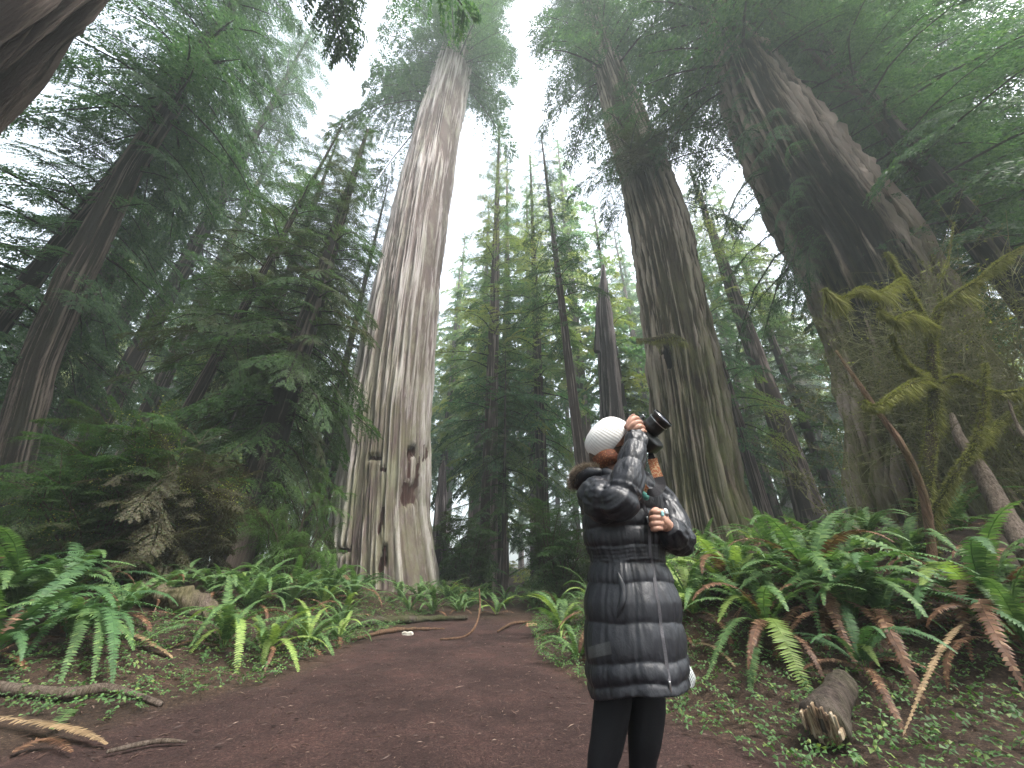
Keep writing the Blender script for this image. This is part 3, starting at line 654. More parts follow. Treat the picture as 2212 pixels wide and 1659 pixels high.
FERNS = [ # px, py of the crown, frond length, fronds, mats, dead, label, targets
 (150, 1385, .78, 9, ['fern_blue', 'fern_green'], 4, 'big blue green sword fern with long hanging fronds at lower left', [(35, 1445, -.5, 'fern_blue', .085, .45), (122, 1492, -.75, 'fern_green', .075, .42), (200, 1475, -.7, 'fern_green', .07, .40), (243, 1484, -.75, 'fern_blue', .08, .42), (310, 1325, .3, 'fern_blue', .07, .35), (265, 1310, .2, 'fern_blue', .07, .4)]),
 (-60, 1340, 1.1, 12, GB, 3, 'tall sword fern reaching up at the far left edge', []),
 (-25, 1420, 1.0, 12, GB, 3, 'sword fern cut off by the left edge of the photo', []),
 (30, 1330, 1.05, 13, GR, 3, 'tall sword fern under the dark trunk at far left', []),
 (120, 1310, .95, 12, GB, 3, 'sword fern behind the big blue green one at left', [(190, 1215, .1, 'fern_lime', .08, .25)]),
 (255, 1340, .7, 8, GR, 5, 'small sword fern with brown fronds in front of the fallen log', []),
 (482, 1400, .75, 9, GL, 4, 'sword fern with one upright frond in the middle of the left bank', [(495, 1240, .1, 'fern_green', .09, .05), (408, 1400, -.5, 'fern_green', .075, .4), (505, 1495, -.5, 'fern_lime', .07, .42), (375, 1455, -.5, 'fern_lime', .06, .25), (400, 1345, .3, 'fern_lime', .06, .3)]),
 (570, 1420, .6, 10, GL, 3, 'yellowish sword fern leaning over the left edge of the trail', [(560, 1465, -.3, 'fern_lime', .06, .25), (650, 1470, -.4, 'fern_lime', .06, .25)]),
 (660, 1400, .65, 11, GL, 4, 'low spreading sword fern nearest the trail on the left', [(728, 1440, -.3, 'fern_green', .06, .22), (735, 1350, .5, 'fern_green', .06, .2)]),
 (730, 1385, .55, 9, GL, 1, 'small light green fern at the tip of the left bank beside the trail', []),
 (540, 1315, .85, 12, GR, 3, 'sword fern behind the left bank with reddish dead fronds', []),
 (620, 1310, .9, 13, GB, 3, 'full sword fern left of the foot of the pale redwood', []),
 (460, 1290, .8, 11, GR, 2, 'sword fern right of the fallen log', []),
 (700, 1300, .95, 13, GR, 2, 'sword fern against the left flare of the pale redwood', []),
 (760, 1290, .85, 12, GB, 3, 'sword fern in front of the pale redwood foot', []),
 (905, 1300, .8, 12, GR, 3, 'sword fern at the right foot of the pale redwood', []),
 (965, 1295, .8, 12, GL, 2, 'sword fern between the pale redwood and the arched stick', []),
 (1015, 1305, .7, 11, GR, 4, 'sword fern with rusty dead fronds by the arched stick', []),
 (1090, 1300, .6, 10, GB, 2, 'sword fern at the far end of the trail under the slim central tree', []),
 (1160, 1310, .6, 10, GR, 2, 'sword fern at the far right corner of the trail end', []),
 (1225, 1300, .85, 12, GR, 3, 'sword fern just left of the black coat at waist height', []),
 (1215, 1370, .75, 11, GL, 5, 'sword fern with tan dead fronds left of the coat', []),
 (1250, 1430, .5, 8, GR, 4, 'small fern beside the hem of the coat on the left', []),
 (1500, 1330, 1.0, 11, GL, 4, 'sword fern just right of the black coat', [(1468, 1200, .3, 'fern_lime', .08, .15), (1540, 1300, .2, 'fern_lime', .07, .25)]),
 (1590, 1290, 1.05, 13, GL, 3, 'sword fern with upright yellow green fronds on the right bank', [(1545, 1190, .2, 'fern_lime', .09, .1), (1625, 1195, .2, 'fern_lime', .09, .1)]),
 (1660, 1375, .85, 9, GR, 7, 'collapsed fern with a wide pale lime frond above the cut log', [(1765, 1540, -.75, 'fern_lime', .125, .30), (1550, 1345, -.3, 'fern_lime', .075, .28), (1525, 1470, -.5, 'fern_green', .07, .25), (1620, 1500, -.6, 'fern_green', .08, .15), (1630, 1480, -.5, 'fern_dead', .06, .2)]),
 (1775, 1310, 1.05, 12, GR, 14, 'large sword fern with rusty dead skirt in the middle of the right bank', [(1720, 1160, .2, 'fern_green', .07, .3), (1830, 1150, .2, 'fern_green', .075, .25), (1845, 1200, .1, 'fern_green', .075, .25), (1780, 1400, -.6, 'fern_green', .06, .5), (1870, 1430, -.8, 'fern_tan', .06, .3), (1855, 1450, -.9, 'fern_dead', .075, .35)]),
 (1845, 1350, .8, 8, GR, 6, 'sword fern with a bright arched frond right of the rusty one', [(1920, 1275, .1, 'fern_green', .085, .2), (1835, 1310, .3, 'fern_green', .07, .1), (1930, 1190, .3, 'fern_green', .075, .15)]),
 (1905, 1340, .95, 9, GB, 5, 'wide spreading fern with flat blue green fronds on the right bank', [(2080, 1290, .2, 'fern_blue', .09, .2), (2055, 1235, .3, 'fern_green', .08, .25), (2110, 1270, -.1, 'fern_green', .08, .3)]),
 (1870, 1450, .6, 6, ['fern_blue'], 6, 'low fern with one dark blue green frond lying toward the right', [(2060, 1470, -.2, 'fern_blue', .085, .12), (1900, 1440, -.2, 'fern_lime', .05, .15)]),
 (2150, 1340, 1.15, 8, GB, 18, 'fern mound of brown hanging fronds at the right edge', [(1990, 1265, -.3, 'fern_lime', .11, .32), (2090, 1215, 0, 'fern_tan', .06, .15), (2100, 1430, -.5, 'fern_dead', .07, .4), (1950, 1590, -1.2, 'fern_tan', .03, .15)]),
 (2230, 1420, .95, 6, GR, 12, 'dark withered fern in the lower right corner area', []),
 (1690, 1225, .7, 13, GR, 3, 'sword fern at the foot of the furrowed redwood', []),
 (1790, 1205, .7, 13, GR, 3, 'deep green sword fern in the shade below the gap', []),
 (1890, 1195, .7, 13, GR, 3, 'dark sword fern below the charred root of the burnt redwood', []),
 (1985, 1210, .75, 12, GR, 5, 'sword fern under the dark leaning pole', []),
 (2075, 1150, .75, 13, GR, 3, 'sword fern left of the pale leaning dead pole', []),
 (2190, 1095, .8, 13, GB, 3, 'sword fern behind the pale leaning dead pole', []),
 (1600, 1240, .65, 12, GR, 2, 'sword fern in front of the furrowed redwood root', []),
]
for (px, py, L, n, ms, dead, lab, tg) in FERNS:
    p = G(px, py); p[2] = float(gh(p[0], p[1])); fern(p, L, n, ms, lab, None, dead, targets=tg)
# ferns further back, each a thing, in beds that share a description
gq = np.random.default_rng(21)
BEDS = [(30, (-9, -2.8), (8.5, 15), 'ferns in the bed left of the pale redwood'),
        (34, (-2.6, 1.4), (10.4, 17), 'ferns in the bed beyond the end of the trail'),
        (30, (2.2, 9.5), (7, 13), 'ferns in the shaded bed high on the right bank'),
        (9, (1.0, 3.8), (5.0, 8.5), 'ferns on the bank behind the black coat'),
        (12, (-7.5, -3.1), (4.6, 8.5), 'ferns on the near left bank'),
        (9, (2.3, 6.2), (3.9, 7.2), 'ferns on the near right bank')]
SPOT = [(-100, 'at the left edge'), (90, 'under the leaning brown trunk'), (230, 'behind the big blue green fern'), (360, 'below the brownish conifer shrub'), (470, 'beside the fallen log'), (560, 'below the thick dark hemlock'), (650, 'left of the pale redwood'), (740, 'against the pale redwood foot'),
        (850, 'in front of the pale redwood'), (950, 'at the right foot of the pale redwood'), (1030, 'by the curved stick'), (1100, 'under the slim central tree'), (1180, 'beyond the trail end'), (1260, 'left of the black coat'), (1450, 'behind the black coat'), (1540, 'right of the black coat'),
        (1640, 'at the foot of the furrowed redwood'), (1740, 'in the middle of the right bank'), (1850, 'above the cut log'), (1950, 'below the burnt redwood'), (2050, 'under the mossy maple'), (2150, 'by the dead pole'), (9999, 'at the right edge')]
for (n, xs, ys, gr) in BEDS:
    for i in range(n):
        x, y = gq.uniform(*xs), gq.uniform(*ys); xl, xr = trail_edges(y)
        if math.hypot(x + 4.7, y - 15) < 2.5 or math.hypot(x - 5.5, y - 11) < 1.8 or math.hypot(x - 9.2, y - 8) < 2.4 or (y < 9.5 and xl - .25 < x < xr + .75): continue
        z = float(gh(x, y)); px = 1106 + FPX * x / (y * CP + (z - CAMH) * SP); dist = 'nearest' if y < 5.3 else 'near' if y < 7 else 'mid distance' if y < 9.5 else 'further' if y < 12 else 'far'
        if px < -150 or px > 2400: continue
        dead = int(gq.integers(1, 4)) + (7 if gr.endswith('near right bank') else 0); sz = 'small' if (L_ := gq.uniform(.42, .72)) < .56 else 'full'
        lime = gq.random() < .35; rusty = dead > 3
        lab = '%s %s sword fern %s%s' % (dist, sz, next(n_ for lim, n_ in SPOT if px < lim), ', yellowish' if lime else '')
        fern((x, y, z), L_, int(gq.integers(7, 11)), GL if lime else GR, lab, gr, dead)

# ------------------------------------------------------------------ ground cover and litter
def clover():
    g = np.random.default_rng(3); n = 42000
    x = g.uniform(-8, 6.5, n); y = g.uniform(2.2, 11, n); xl, xr = trail_edges(y)
    dl = xl - x; dr = x - xr
    pn = fbm(x * 1.1, y * 1.1, .7, 3, 33)
    keep = ((dl > -.05) & (dl < 2.2) & (pn * 1.7 + .75 - dl * .16 > 0)) | ((dr > -.15) & (dr < 3.4) & (pn * 1.8 + .70 - dr * .10 > 0))
    keep &= ((y > 3.6) | (dr > -.2)) & (g.random(n) < .75)
    x, y = x[keep], y[keep]; n = len(x); z = gh(x, y) + g.uniform(.03, .10, n); r = g.uniform(.020, .040, n)
    a0 = g.uniform(0, 6.28, n); V = []; tilt = g.normal(0, .35, (n, 2))
    for k in range(3):
        a = a0 + k * 2.094
        def pt(rr, da, dz): 
            X = np.cos(a + da) * rr * r; Y = np.sin(a + da) * rr * r
            return np.stack([x + X, y + Y, z + X * tilt[:, 0] + Y * tilt[:, 1] + dz * r], -1)
        V.append(np.stack([pt(.05, 0, 0), pt(.95, -.5, -.15), pt(.85, 0, .12), pt(.95, .5, -.15)], 1).reshape(-1, 3))
    V = np.concatenate(V); m = len(V) // 4
    top('ground_cover', V, np.arange(m * 4).reshape(-1, 4), M['clover'], (0, 0, 0), label='low clover leaved green ground cover along both edges of the trail', cat='ground cover', kind='stuff')
def litter():
    g = np.random.default_rng(4); mb = []
    n = 30000; x = g.uniform(-7, 6, n); y = 2.0 + 9.5 * g.random(n) ** 1.3
    L = g.uniform(.006, .024, n) * np.where(g.random(n) < .06, 2.4, 1); a = g.uniform(0, 6.28, n); wd = L * g.uniform(.05, .16, n)
    z = gh(x, y) + g.uniform(.003, .018, n); dz = g.normal(0, .15, n) * L
    c, s = np.cos(a), np.sin(a)
    p = [np.stack([x - c * L, y - s * L, z], -1), np.stack([x - s * wd, y + c * wd, z + dz * .3 + .004], -1), np.stack([x + c * L, y + s * L, z + dz], -1), np.stack([x + s * wd, y - c * wd, z + .002], -1)]
    V = np.stack(p, 1).reshape(-1, 3)
    top('needle_litter', V, np.arange(n * 4).reshape(-1, 4), M['litter_bits'], (0, 0, 0), label='fine brown twigs and needles scattered over the trail floor', cat='leaf litter', kind='stuff')
def far_brush():
    g = np.random.default_rng(6); V = []
    n = 900; x = g.uniform(-45, 50, n); y = g.uniform(16, 75, n)
    for i in range(n):
        pr = PR_COARSE[g.integers(3)]; a = g.uniform(0, 6.28); L = g.uniform(.7, 1.6) * (1 + y[i] / 60)
        V.append(bough(np.array((x[i], y[i], float(gh(x[i], y[i])) - .1)), np.array((math.cos(a), math.sin(a), g.uniform(.3, 1.3))), L, .3, pr))
    V = np.concatenate(V); n = len(V) // 3
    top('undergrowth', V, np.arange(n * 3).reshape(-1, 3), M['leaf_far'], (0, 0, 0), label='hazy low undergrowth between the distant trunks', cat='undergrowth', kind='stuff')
clover(); litter(); far_brush()

# ------------------------------------------------------------------ logs, sticks, poles
def woody(name, pts, rad, mat, label, cat, n=24, k=12, rough=.12, parent=None, seed=0, moss=.2, sides=None):
    q = resample(np.column_stack([np.asarray(pts, float), rad]), n); V, F, C = tube(q[:, :3], np.maximum(q[:, 3], .002), k)
    c = q[:, :3].repeat(k, 0); r = np.maximum(q[:, 3], .002).repeat(k)[:, None]; body = V[:n * k]
    nn = (fbm(body[:, 0] * 5, body[:, 1] * 5, body[:, 2] * 5, 3, seed)[:, None] * 2.2 + fbm(body[:, 0] * 22, body[:, 1] * 22, body[:, 2] * 22, 3, seed + 5)[:, None] * 1.6) * rough
    V[:n * k] = c + (body - c) * (1 + nn)
    F = np.vstack([F[:, [0, 1, 2]], F[:, [0, 2, 3]], C]); at = dict(ridge=np.full(len(V), .5), moss=np.full(len(V), moss), char=np.zeros(len(V)))
    if parent is not None: return part(name, V, F, mat, parent, True, attrs=at)
    return top(name, V, F, mat, tuple(np.asarray(pts[0], float)), True, label=label, cat=cat, attrs=at)
def gp(px, py, up=0.0): p = G(px, py); p[2] = float(gh(p[0], p[1])) + up; return p
woody('fallen_log', [gp(285, 1300, .10), gp(345, 1312, .13), gp(405, 1325, .12), gp(480, 1350, .08)], [.13, .15, .14, .09], M['deadwood'], 'rotting brown fallen log lying between the ferns at left', 'log', n=60, k=24, moss=.6, rough=.3)
woody('fallen_branch', [gp(-40, 1500, .05), gp(120, 1520, .06), gp(230, 1508, .06), gp(345, 1530, .02)], [.045, .04, .032, .02], M['deadwood'], 'long dark bare branch lying on the ground at lower left', 'branch', seed=2)
woody('fallen_stick', [gp(225, 1640, .03), gp(330, 1618, .03), gp(400, 1612, .02)], [.012, .014, .008], M['deadwood'], 'thin pale stick on the trail at the bottom left', 'stick', seed=3)
woody('fallen_log', [gp(715, 1368, .05), gp(800, 1352, .07), gp(900, 1345, .06), gp(1010, 1340, .05)], [.05, .07, .06, .03], M['bark_dark'], 'low crumbling log crossing the far end of the trail', 'log', seed=4, rough=.45, n=60, moss=.8)
woody('tree_root', [gp(760, 1385, .02), gp(850, 1368, .05), gp(960, 1362, .03)], [.02, .035, .015], M['redwood_bits'], 'thin exposed root in front of the low log', 'root', seed=5, rough=.4, n=50)
p0 = gp(1000, 1383, .03); woody('curved_stick', [P(1035, 1272, p0[1] + .6), P(1037, 1310, p0[1] + .4), P(1028, 1350, p0[1] + .15), P(1003, 1375, p0[1] + .02), gp(950, 1384, .02)], [.011, .016, .018, .018, .012], M['redwood_bits'], 'curved upright stick bowing down to the far end of the trail', 'stick', seed=6)
woody('fallen_branch', [gp(1075, 1368, .03), gp(1110, 1352, .05), gp(1160, 1350, .05)], [.015, .025, .03], M['redwood_bits'], 'short broken branch with an orange split end at the right far end of the trail', 'branch', seed=7)
mchip, t_, o__ = newmat('pale_chip'); princ(t_, o__, ramp(t_, noisetex(t_, 9), [(.3, (.35, .33, .28)), (.7, (.55, .52, .46))]), .8); M['pale_chip'] = mchip
mchip2, t_, o__ = newmat('orange_chip'); princ(t_, o__, ramp(t_, noisetex(t_, 9), [(.3, (.40, .22, .13)), (.7, (.62, .38, .24))]), .8)
def chip(px, py, s, mat, label):
    p = gp(px, py, .02); V, F = box(p, *np.eye(3), s * 1.4, s * .6, s * .35, .5); V += .25 * s * np.stack([noise(V[:, 0] * 40, V[:, 1] * 40, V[:, 2] * 40, q) for q in (1, 2, 3)], -1)
    top('wood_chip', V, F, mat, tuple(p), label=label, cat='wood chip')
chip(880, 1372, .075, mchip, 'pale grey wood chip lying at the foot of the low log'); chip(1148, 1352, .08, mchip2, 'orange wood chip at the right far corner of the trail')
for i, (px, py) in enumerate([(640, 1558), (590, 1575), (425, 1585), (470, 1620), (840, 1440)]):
    q = gp(px, py, .012); V, F = box(q, *np.eye(3), .018 + .002 * i, .007, .002, .6)
    top('fallen_leaf', V, F, M['deadwood'], tuple(q), label='small pale dry leaf lying on the dark trail', cat='leaf')['group'] = 'pale dry leaves on the trail'
# cut log at lower right
def cut_log():
    a = gp(1795, 1625, .13); b = gp(1880, 1440, .10); d = norm(b - a); d[2] += .02
    e = empty('cut_log', (a[0], a[1], float(gh(a[0], a[1]))), 'short sawn and split log with a pale end facing the camera, lower right', 'log')
    L = .62; n = 26; path = a + d * np.linspace(0, L, n)[:, None]; V, F, C = tube(path, np.interp(np.linspace(0, 1, n), [0, .1, 1], [.118, .122, .07]), 28)
    c = path.repeat(28, 0); V[:n * 28] = c + (V[:n * 28] - c) * (1 + .35 * fbm(V[:n * 28, 0] * 9, V[:n * 28, 1] * 9, V[:n * 28, 2] * 9, 3, 4))[:, None]
    at = dict(ridge=np.full(len(V), .5), moss=np.full(len(V), .3), char=np.zeros(len(V)))
    part('bark', V, np.vstack([F[:, [0, 1, 2]], F[:, [0, 2, 3]], C]), M['bark_dark'], e, True, attrs=at)
    m, t, out = newmat('sawn_wood'); n1 = noisetex(t, 30, (1, 1, .15), 5, .75, .6)
    princ(t, out, ramp(t, n1, [(.36, (.04, .025, .018)), (.46, (.16, .10, .06)), (.56, (.36, .28, .18)), (.7, (.50, .45, .38))]), .8, bump=n1, bstr=1, bdist=.02)
    mb = MB(); s = norm(np.cross(d, (0, 0, 1.))); u = np.cross(s, d); gg = np.random.default_rng(8)
    for k in range(15):      # splintered slabs across the end face
        o = (k - 7) / 7.0; h = .110 * math.sqrt(max(.05, 1 - o * o)); l = .015 + .035 * gg.random() ** 2
        V, F = box(a - d * l * .5 + s * o * .102 + u * gg.uniform(-.015, .015), d, s, u, l, .0082, h * gg.uniform(.8, 1), .35); mb.add(V, F)
    mb.build('split_end', m, e, False)
cut_log()
def fallen_frond(pts, W_, mat, label, arch=.05):
    p = [gp(*q) for q in pts]; c = resample(np.array([a + (0, 0, .03) for a in p]), 46); c[:, 2] += arch * np.sin(np.linspace(0, math.pi, 46)); V, F = frond_path(c, W_, .04)
    top('fallen_frond', V, F, M[mat], tuple(c[0]), label=label, cat='dead fern frond')
fallen_frond([(-60, 1555), (60, 1590), (150, 1605), (225, 1622)], .055, 'fern_tan', 'long dry tan fern frond lying in the bottom left corner')
fallen_frond([(20, 1640), (90, 1622), (150, 1640)], .05, 'fern_dead', 'brown dead frond under the long tan one at bottom left', .03)
fallen_frond([(110, 1590), (135, 1570), (150, 1560)], .06, 'fern_green', 'small green frond tip beside the long tan one at bottom left', .06)
fallen_frond([(1500, 1400), (1545, 1420), (1590, 1450)], .05, 'fern_tan', 'tan dead frond lying right of the coat pocket', .06)
fallen_frond([(240, 1360), (300, 1400), (370, 1430)], .05, 'fern_tan', 'tan dead frond lying in the middle of the left bank', .06)
# leaning poles on the right bank
ep = woody('dead_pole', [P(2056, 895, 5.2), P(2075, 950, 5.1), P(2120, 1020, 5.0), P(2170, 1110, 4.8), P(2225, 1200, 4.6), P(2290, 1330, 4.4)], [.028, .06, .085, .095, .10, .11], M['deadwood'], 'thick pale barkless dead pole leaning in at the right edge', 'dead pole', n=40, k=16, seed=11, moss=.15)
woody('leaning_pole', [P(1806, 758, 4.9), P(1850, 822, 4.8), P(1890, 880, 4.7), P(1950, 965, 4.6), P(1992, 1060, 4.7), P(2012, 1180, 4.8), P(2016, 1290, 4.8)], [.015, .030, .034, .037, .041, .046, .046], M['redwood_bits'], 'thin reddish broken pole leaning left against the burnt redwood', 'dead pole', n=40, seed=12, moss=.4)
woody('dead_stick', [P(2175, 850, 4.6), P(2190, 900, 4.6), P(2215, 945, 4.5), P(2280, 1020, 4.4)], [.012, .018, .02, .025], M['deadwood'], 'thin pale bare stick at the right edge above the dead pole', 'stick', seed=13)

# ------------------------------------------------------------------ mossy maple on the right
def moss_on(path, rad, g, hang, dens, up=.35):
    """strands of moss hanging from a limb"""
    path = np.asarray(path); seg = np.linalg.norm(np.diff(path, axis=0), axis=1).sum(); n = int(seg * dens); T = []
    t = g.uniform(0, 1, n); idx = t * (len(path) - 1); i = np.clip(idx.astype(int), 0, len(path) - 2); f = (idx - i)[:, None]
    c = path[i] * (1 - f) + path[i + 1] * f; r = np.interp(t, np.linspace(0, 1, len(path)), rad)[:, None]
    a = g.uniform(0, 6.28, n); hg = g.random(n) < .62; off = norm(np.stack([np.cos(a), np.sin(a), np.where(hg, g.uniform(-1.6, -.2, n), g.uniform(-.2, 1.2, n))], -1)) * r
    p0 = c + off; patch = .55 + 1.3 * noise(p0[:, 0] * 4.5, p0[:, 1] * 4.5, p0[:, 2] * 4.5, 5)
    L = np.where(hg, hang * (.18 + np.abs(g.normal(0, .5, n)) * np.clip(patch, 0.05, 1.4)), .015 + .02 * g.random(n)); out = norm(off) * np.where(hg, .08, .8)[:, None] * L[:, None]
    tip = p0 + out; tip[:, 2] -= np.where(hg, L * g.uniform(.6, 1, n), 0); tip[:, :2] += g.normal(0, .05, (n, 2)) * (.3 + L[:, None] * 2.5)
    wv = norm(g.normal(0, 1, (n, 3))) * (.003 + .007 * g.random(n))[:, None]
    return np.stack([p0 - wv, p0 + wv, tip], 1).reshape(-1, 3)
def maple():
    g = np.random.default_rng(12); base = gp(1990, 1215); Yb = 5.0
    root = P(1995, 1200, Yb); e = empty('mossy_maple', (root[0], root[1], float(gh(root[0], root[1]))), 'crooked small maple draped in yellow green moss on the right bank', 'tree')
    r0 = np.array((root[0], root[1], float(gh(root[0], root[1])) - .1)); Yb = root[1]
    limbs = [('trunk', [r0, P(1998, 1080, Yb), P(2012, 940, Yb - .1), P(2018, 850, Yb - .2), P(2012, 740, Yb - .3), P(2030, 665, Yb - .4)], [.12, .10, .09, .085, .075, .06], .20, 900),
     ('limb', [P(2030, 665, Yb - .4), P(2070, 632, Yb - .5), P(2120, 600, Yb - .6), P(2165, 560, Yb - .7), P(2240, 520, Yb - .8)], [.055, .045, .04, .035, .02], .30, 1100),
     ('limb', [P(2020, 830, Yb - .2), P(1985, 822, Yb - .35), P(1940, 845, Yb - .5), P(1892, 878, Yb - .6), P(1865, 868, Yb - .6)], [.06, .055, .045, .03, .01], .40, 1500),
     ('limb', [P(2020, 835, Yb - .2), P(2060, 815, Yb - .3), P(2110, 835, Yb - .4), P(2160, 850, Yb - .5), P(2240, 835, Yb - .6)], [.06, .055, .045, .035, .02], .38, 1500),
     ('limb', [P(2005, 815, Yb - .25), P(1965, 795, Yb - .4), P(1940, 760, Yb - .5), P(1925, 725, Yb - .55)], [.045, .05, .035, .012], .20, 1500),
     ('limb', [P(2010, 1120, Yb - .1), P(2060, 1030, Yb - .3), P(2105, 960, Yb - .4), P(2125, 880, Yb - .45), P(2128, 785, Yb - .5)], [.05, .05, .05, .04, .02], .16, 900),
     ('limb', [P(2015, 745, Yb - .3), P(1995, 690, Yb - .5), P(1970, 640, Yb - .6), P(1940, 590, Yb - .7), P(1915, 545, Yb - .8)], [.045, .05, .04, .03, .01], .18, 1100),
     ('limb', [P(2035, 660, Yb - .4), P(2030, 610, Yb - .4), P(2048, 560, Yb - .4), P(2060, 480, Yb - .4)], [.03, .02, .015, .005], .08, 150),
     ('limb', [P(2012, 700, Yb - .4), P(1970, 678, Yb - .6), P(1930, 690, Yb - .7), P(1895, 668, Yb - .8)], [.03, .035, .03, .008], .32, 1500),
     ('limb', [P(1950, 600, Yb - .7), P(1900, 632, Yb - .85), P(1860, 622, Yb - .95), P(1818, 645, Yb - 1.0), P(1780, 625, Yb - 1.0)], [.02, .022, .022, .012, .006], .30, 1400),
     ('limb', [P(2080, 1000, Yb - .3), P(2110, 960, Yb - .1), P(2170, 900, Yb + .1), P(2240, 860, Yb + .3)], [.03, .03, .025, .02], .22, 700)]
    MV = []
    for nm, pts, rad, hang, dens in limbs:
        rad = [r_ * .72 for r_ in rad]; woody(nm, pts, rad, M['twig'], None, None, n=26, k=9, parent=e, seed=21, moss=1.0)
        q = resample(np.column_stack([pts, rad]), 30); MV.append(moss_on(q[:, :3], q[:, 3], g, hang * (.35 + .9 * g.random()), dens * 5))
    MV = np.concatenate(MV); n = len(MV) // 3; part('moss', MV, np.arange(n * 3).reshape(-1, 3), M['moss'], e)
maple()
def bmoss():       # moss covered stub on the furrowed redwood
    g = np.random.default_rng(31); pts = [P(1375, 733, 10.15), P(1410, 735, 9.9), P(1445, 728, 9.75), P(1480, 738, 9.6)]; rad = [.03, .09, .13, .05]
    q = resample(np.column_stack([pts, rad]), 20); V = moss_on(q[:, :3], q[:, 3], g, .55, 1500); n = len(V) // 3
    part('moss_clump', V, np.arange(n * 3).reshape(-1, 3), M['moss'], eB); woody('stub', pts, rad, M['twig'], None, None, n=20, k=8, parent=eB, moss=1.0)
    g2 = np.random.default_rng(35); V = []      # tuft of twigs high on the trunk
    mb = MB()
    for i in range(26):
        p = P(1385 + g2.uniform(-25, 25), 330 + g2.uniform(-20, 30), 9.8); d = norm(np.array((g2.normal(0, .8), -.5, g2.normal(-.1, .5)))); L = g2.uniform(.8, 2.2)
        V.append(bough(p, d, L, .5, PR_XF[i % 4])); ax = bough_axis(p, d, L, .5, 5); addtube(mb, ax, np.linspace(.03, .006, 5), 4)
    crownpart(V, mb, M['leaf_hemlock'], eB, 'foliage_tuft')
bmoss()

# ------------------------------------------------------------------ shrubs
def shrub(name, base, H, Wd, n, label, leafm, g, nleaf=26, lsz=.03, rt=.012, sub=6, cat='shrub', mossy=None, lean=(0, 0), wood='twig', prot=None, up=1.0, leafm2=None, frac2=0):
    e = empty(name, tuple(base), label, cat); mb = MB(); LV = []; LV2 = []
    for i in range(n):
        a = g.uniform(0, 6.28); o = Wd * math.sqrt(g.random()); tip = base + np.array((math.cos(a) * o + lean[0], math.sin(a) * o + lean[1], H * g.uniform(.45, 1) * up))
        b = base + np.array((g.normal(0, .05), g.normal(0, .05), -.05)); mid = (b + tip) / 2 + g.normal(0, .09 * H, 3); mid[2] += .08 * H
        q = resample([b, mid, tip], 9); addtube(mb, q, np.linspace(rt, rt * .25, 9), 4)
        for k in range(sub):
            t = g.uniform(.3, 1); p = q[min(8, int(t * 8))]; L = H * g.uniform(.10, .28); d = norm(norm(tip - b) * .5 + g.normal(0, .6, 3)); qq = resample([p, p + d * L * .5 + g.normal(0, .03, 3), p + d * L + np.array((0, 0, -.1 * L)) + g.normal(0, .05, 3)], 6)
            addtube(mb, qq, np.linspace(rt * .45, rt * .12, 6), 3)
            if prot is not None: 
                LV.append(bough(p, d, L * 1.5, .35, prot[int(g.integers(len(prot)))]))
                if g.random() < frac2 * 2.5:      # a spray of small young leaves
                    m = 60; c = p + norm(d) * (L * g.uniform(0, 1.5, m))[:, None] + g.normal(0, .07, (m, 3)); ld = norm(g.normal(0, 1, (m, 3))); sz = (.022 * g.uniform(.6, 1.3, m))[:, None]; wv = norm(np.cross(ld, g.normal(0, 1, (m, 3)))) * sz * .4
                    LV2.append(np.stack([c - wv, c + wv, c + ld * sz], 1).reshape(-1, 3))
                continue
            for s2 in range(3):
                j = int(g.integers(1, 5)); d2 = norm(d + g.normal(0, .7, 3)); L2 = L * g.uniform(.3, .6); pe = qq[j] + d2 * L2; addtube(mb, [qq[j], (qq[j] + pe) / 2 + g.normal(0, .015, 3), pe], [rt * .25, rt * .17, rt * .1], 3)
                m = nleaf; s = g.uniform(.1, 1, m)[:, None]; c = qq[j] + d2 * L2 * s + g.normal(0, .012, (m, 3)); ld = norm(g.normal(0, 1, (m, 3))); sz = (lsz * g.uniform(.5, 1.2, m))[:, None]
                wv = norm(np.cross(ld, g.normal(0, 1, (m, 3)))) * sz * .32
                LV_ = np.stack([c - wv, c + wv, c + ld * sz], 1).reshape(-1, 3); (LV2 if g.random() < frac2 else LV).append(LV_)
    woodp = mb.tris(); part('stems', *woodp, M[wood], e, attrs=dict(moss=np.full(len(woodp[0]), .5), ridge=np.full(len(woodp[0]), .5), char=np.zeros(len(woodp[0]))))
    V = np.concatenate(LV); m = len(V) // 3; part('leaves', V, np.arange(m * 3).reshape(-1, 3), M[leafm], e)
    if LV2:
        V = np.concatenate(LV2); m = len(V) // 3; o = part('leaves', V, np.arange(m * 3).reshape(-1, 3), M[leafm2], e); o['label'] = 'bright yellow green young leaves'
    return e
gs = np.random.default_rng(99)
def atY(px, Y): X = XY(px, Y)[0]; return np.array((X, Y, float(gh(X, Y))))
shrub('huckleberry_shrub', atY(2200, 6.4), 4.6, 1.5, 34, 'tall tangle of fine mossy twigs in front of the burnt redwood at right', 'moss_dull', gs, nleaf=8, lsz=.036, rt=.014, sub=18, wood='twig_pale', leafm2='leaf_yellow', frac2=.05)
shrub('huckleberry_shrub', atY(2400, 5.6), 4.8, 1.6, 32, 'twiggy yellow flecked shrub cut off by the right edge', 'moss_dull', gs, nleaf=8, lsz=.036, rt=.014, sub=18, wood='twig_pale', leafm2='leaf_yellow', frac2=.10)
shrub('huckleberry_shrub', atY(1880, 6.4), 2.6, .6, 6, 'thin bare twigged shrub at the left side of the burnt trunk', 'moss_dull', gs, nleaf=6, lsz=.036, rt=.012, sub=12, wood='twig_pale')
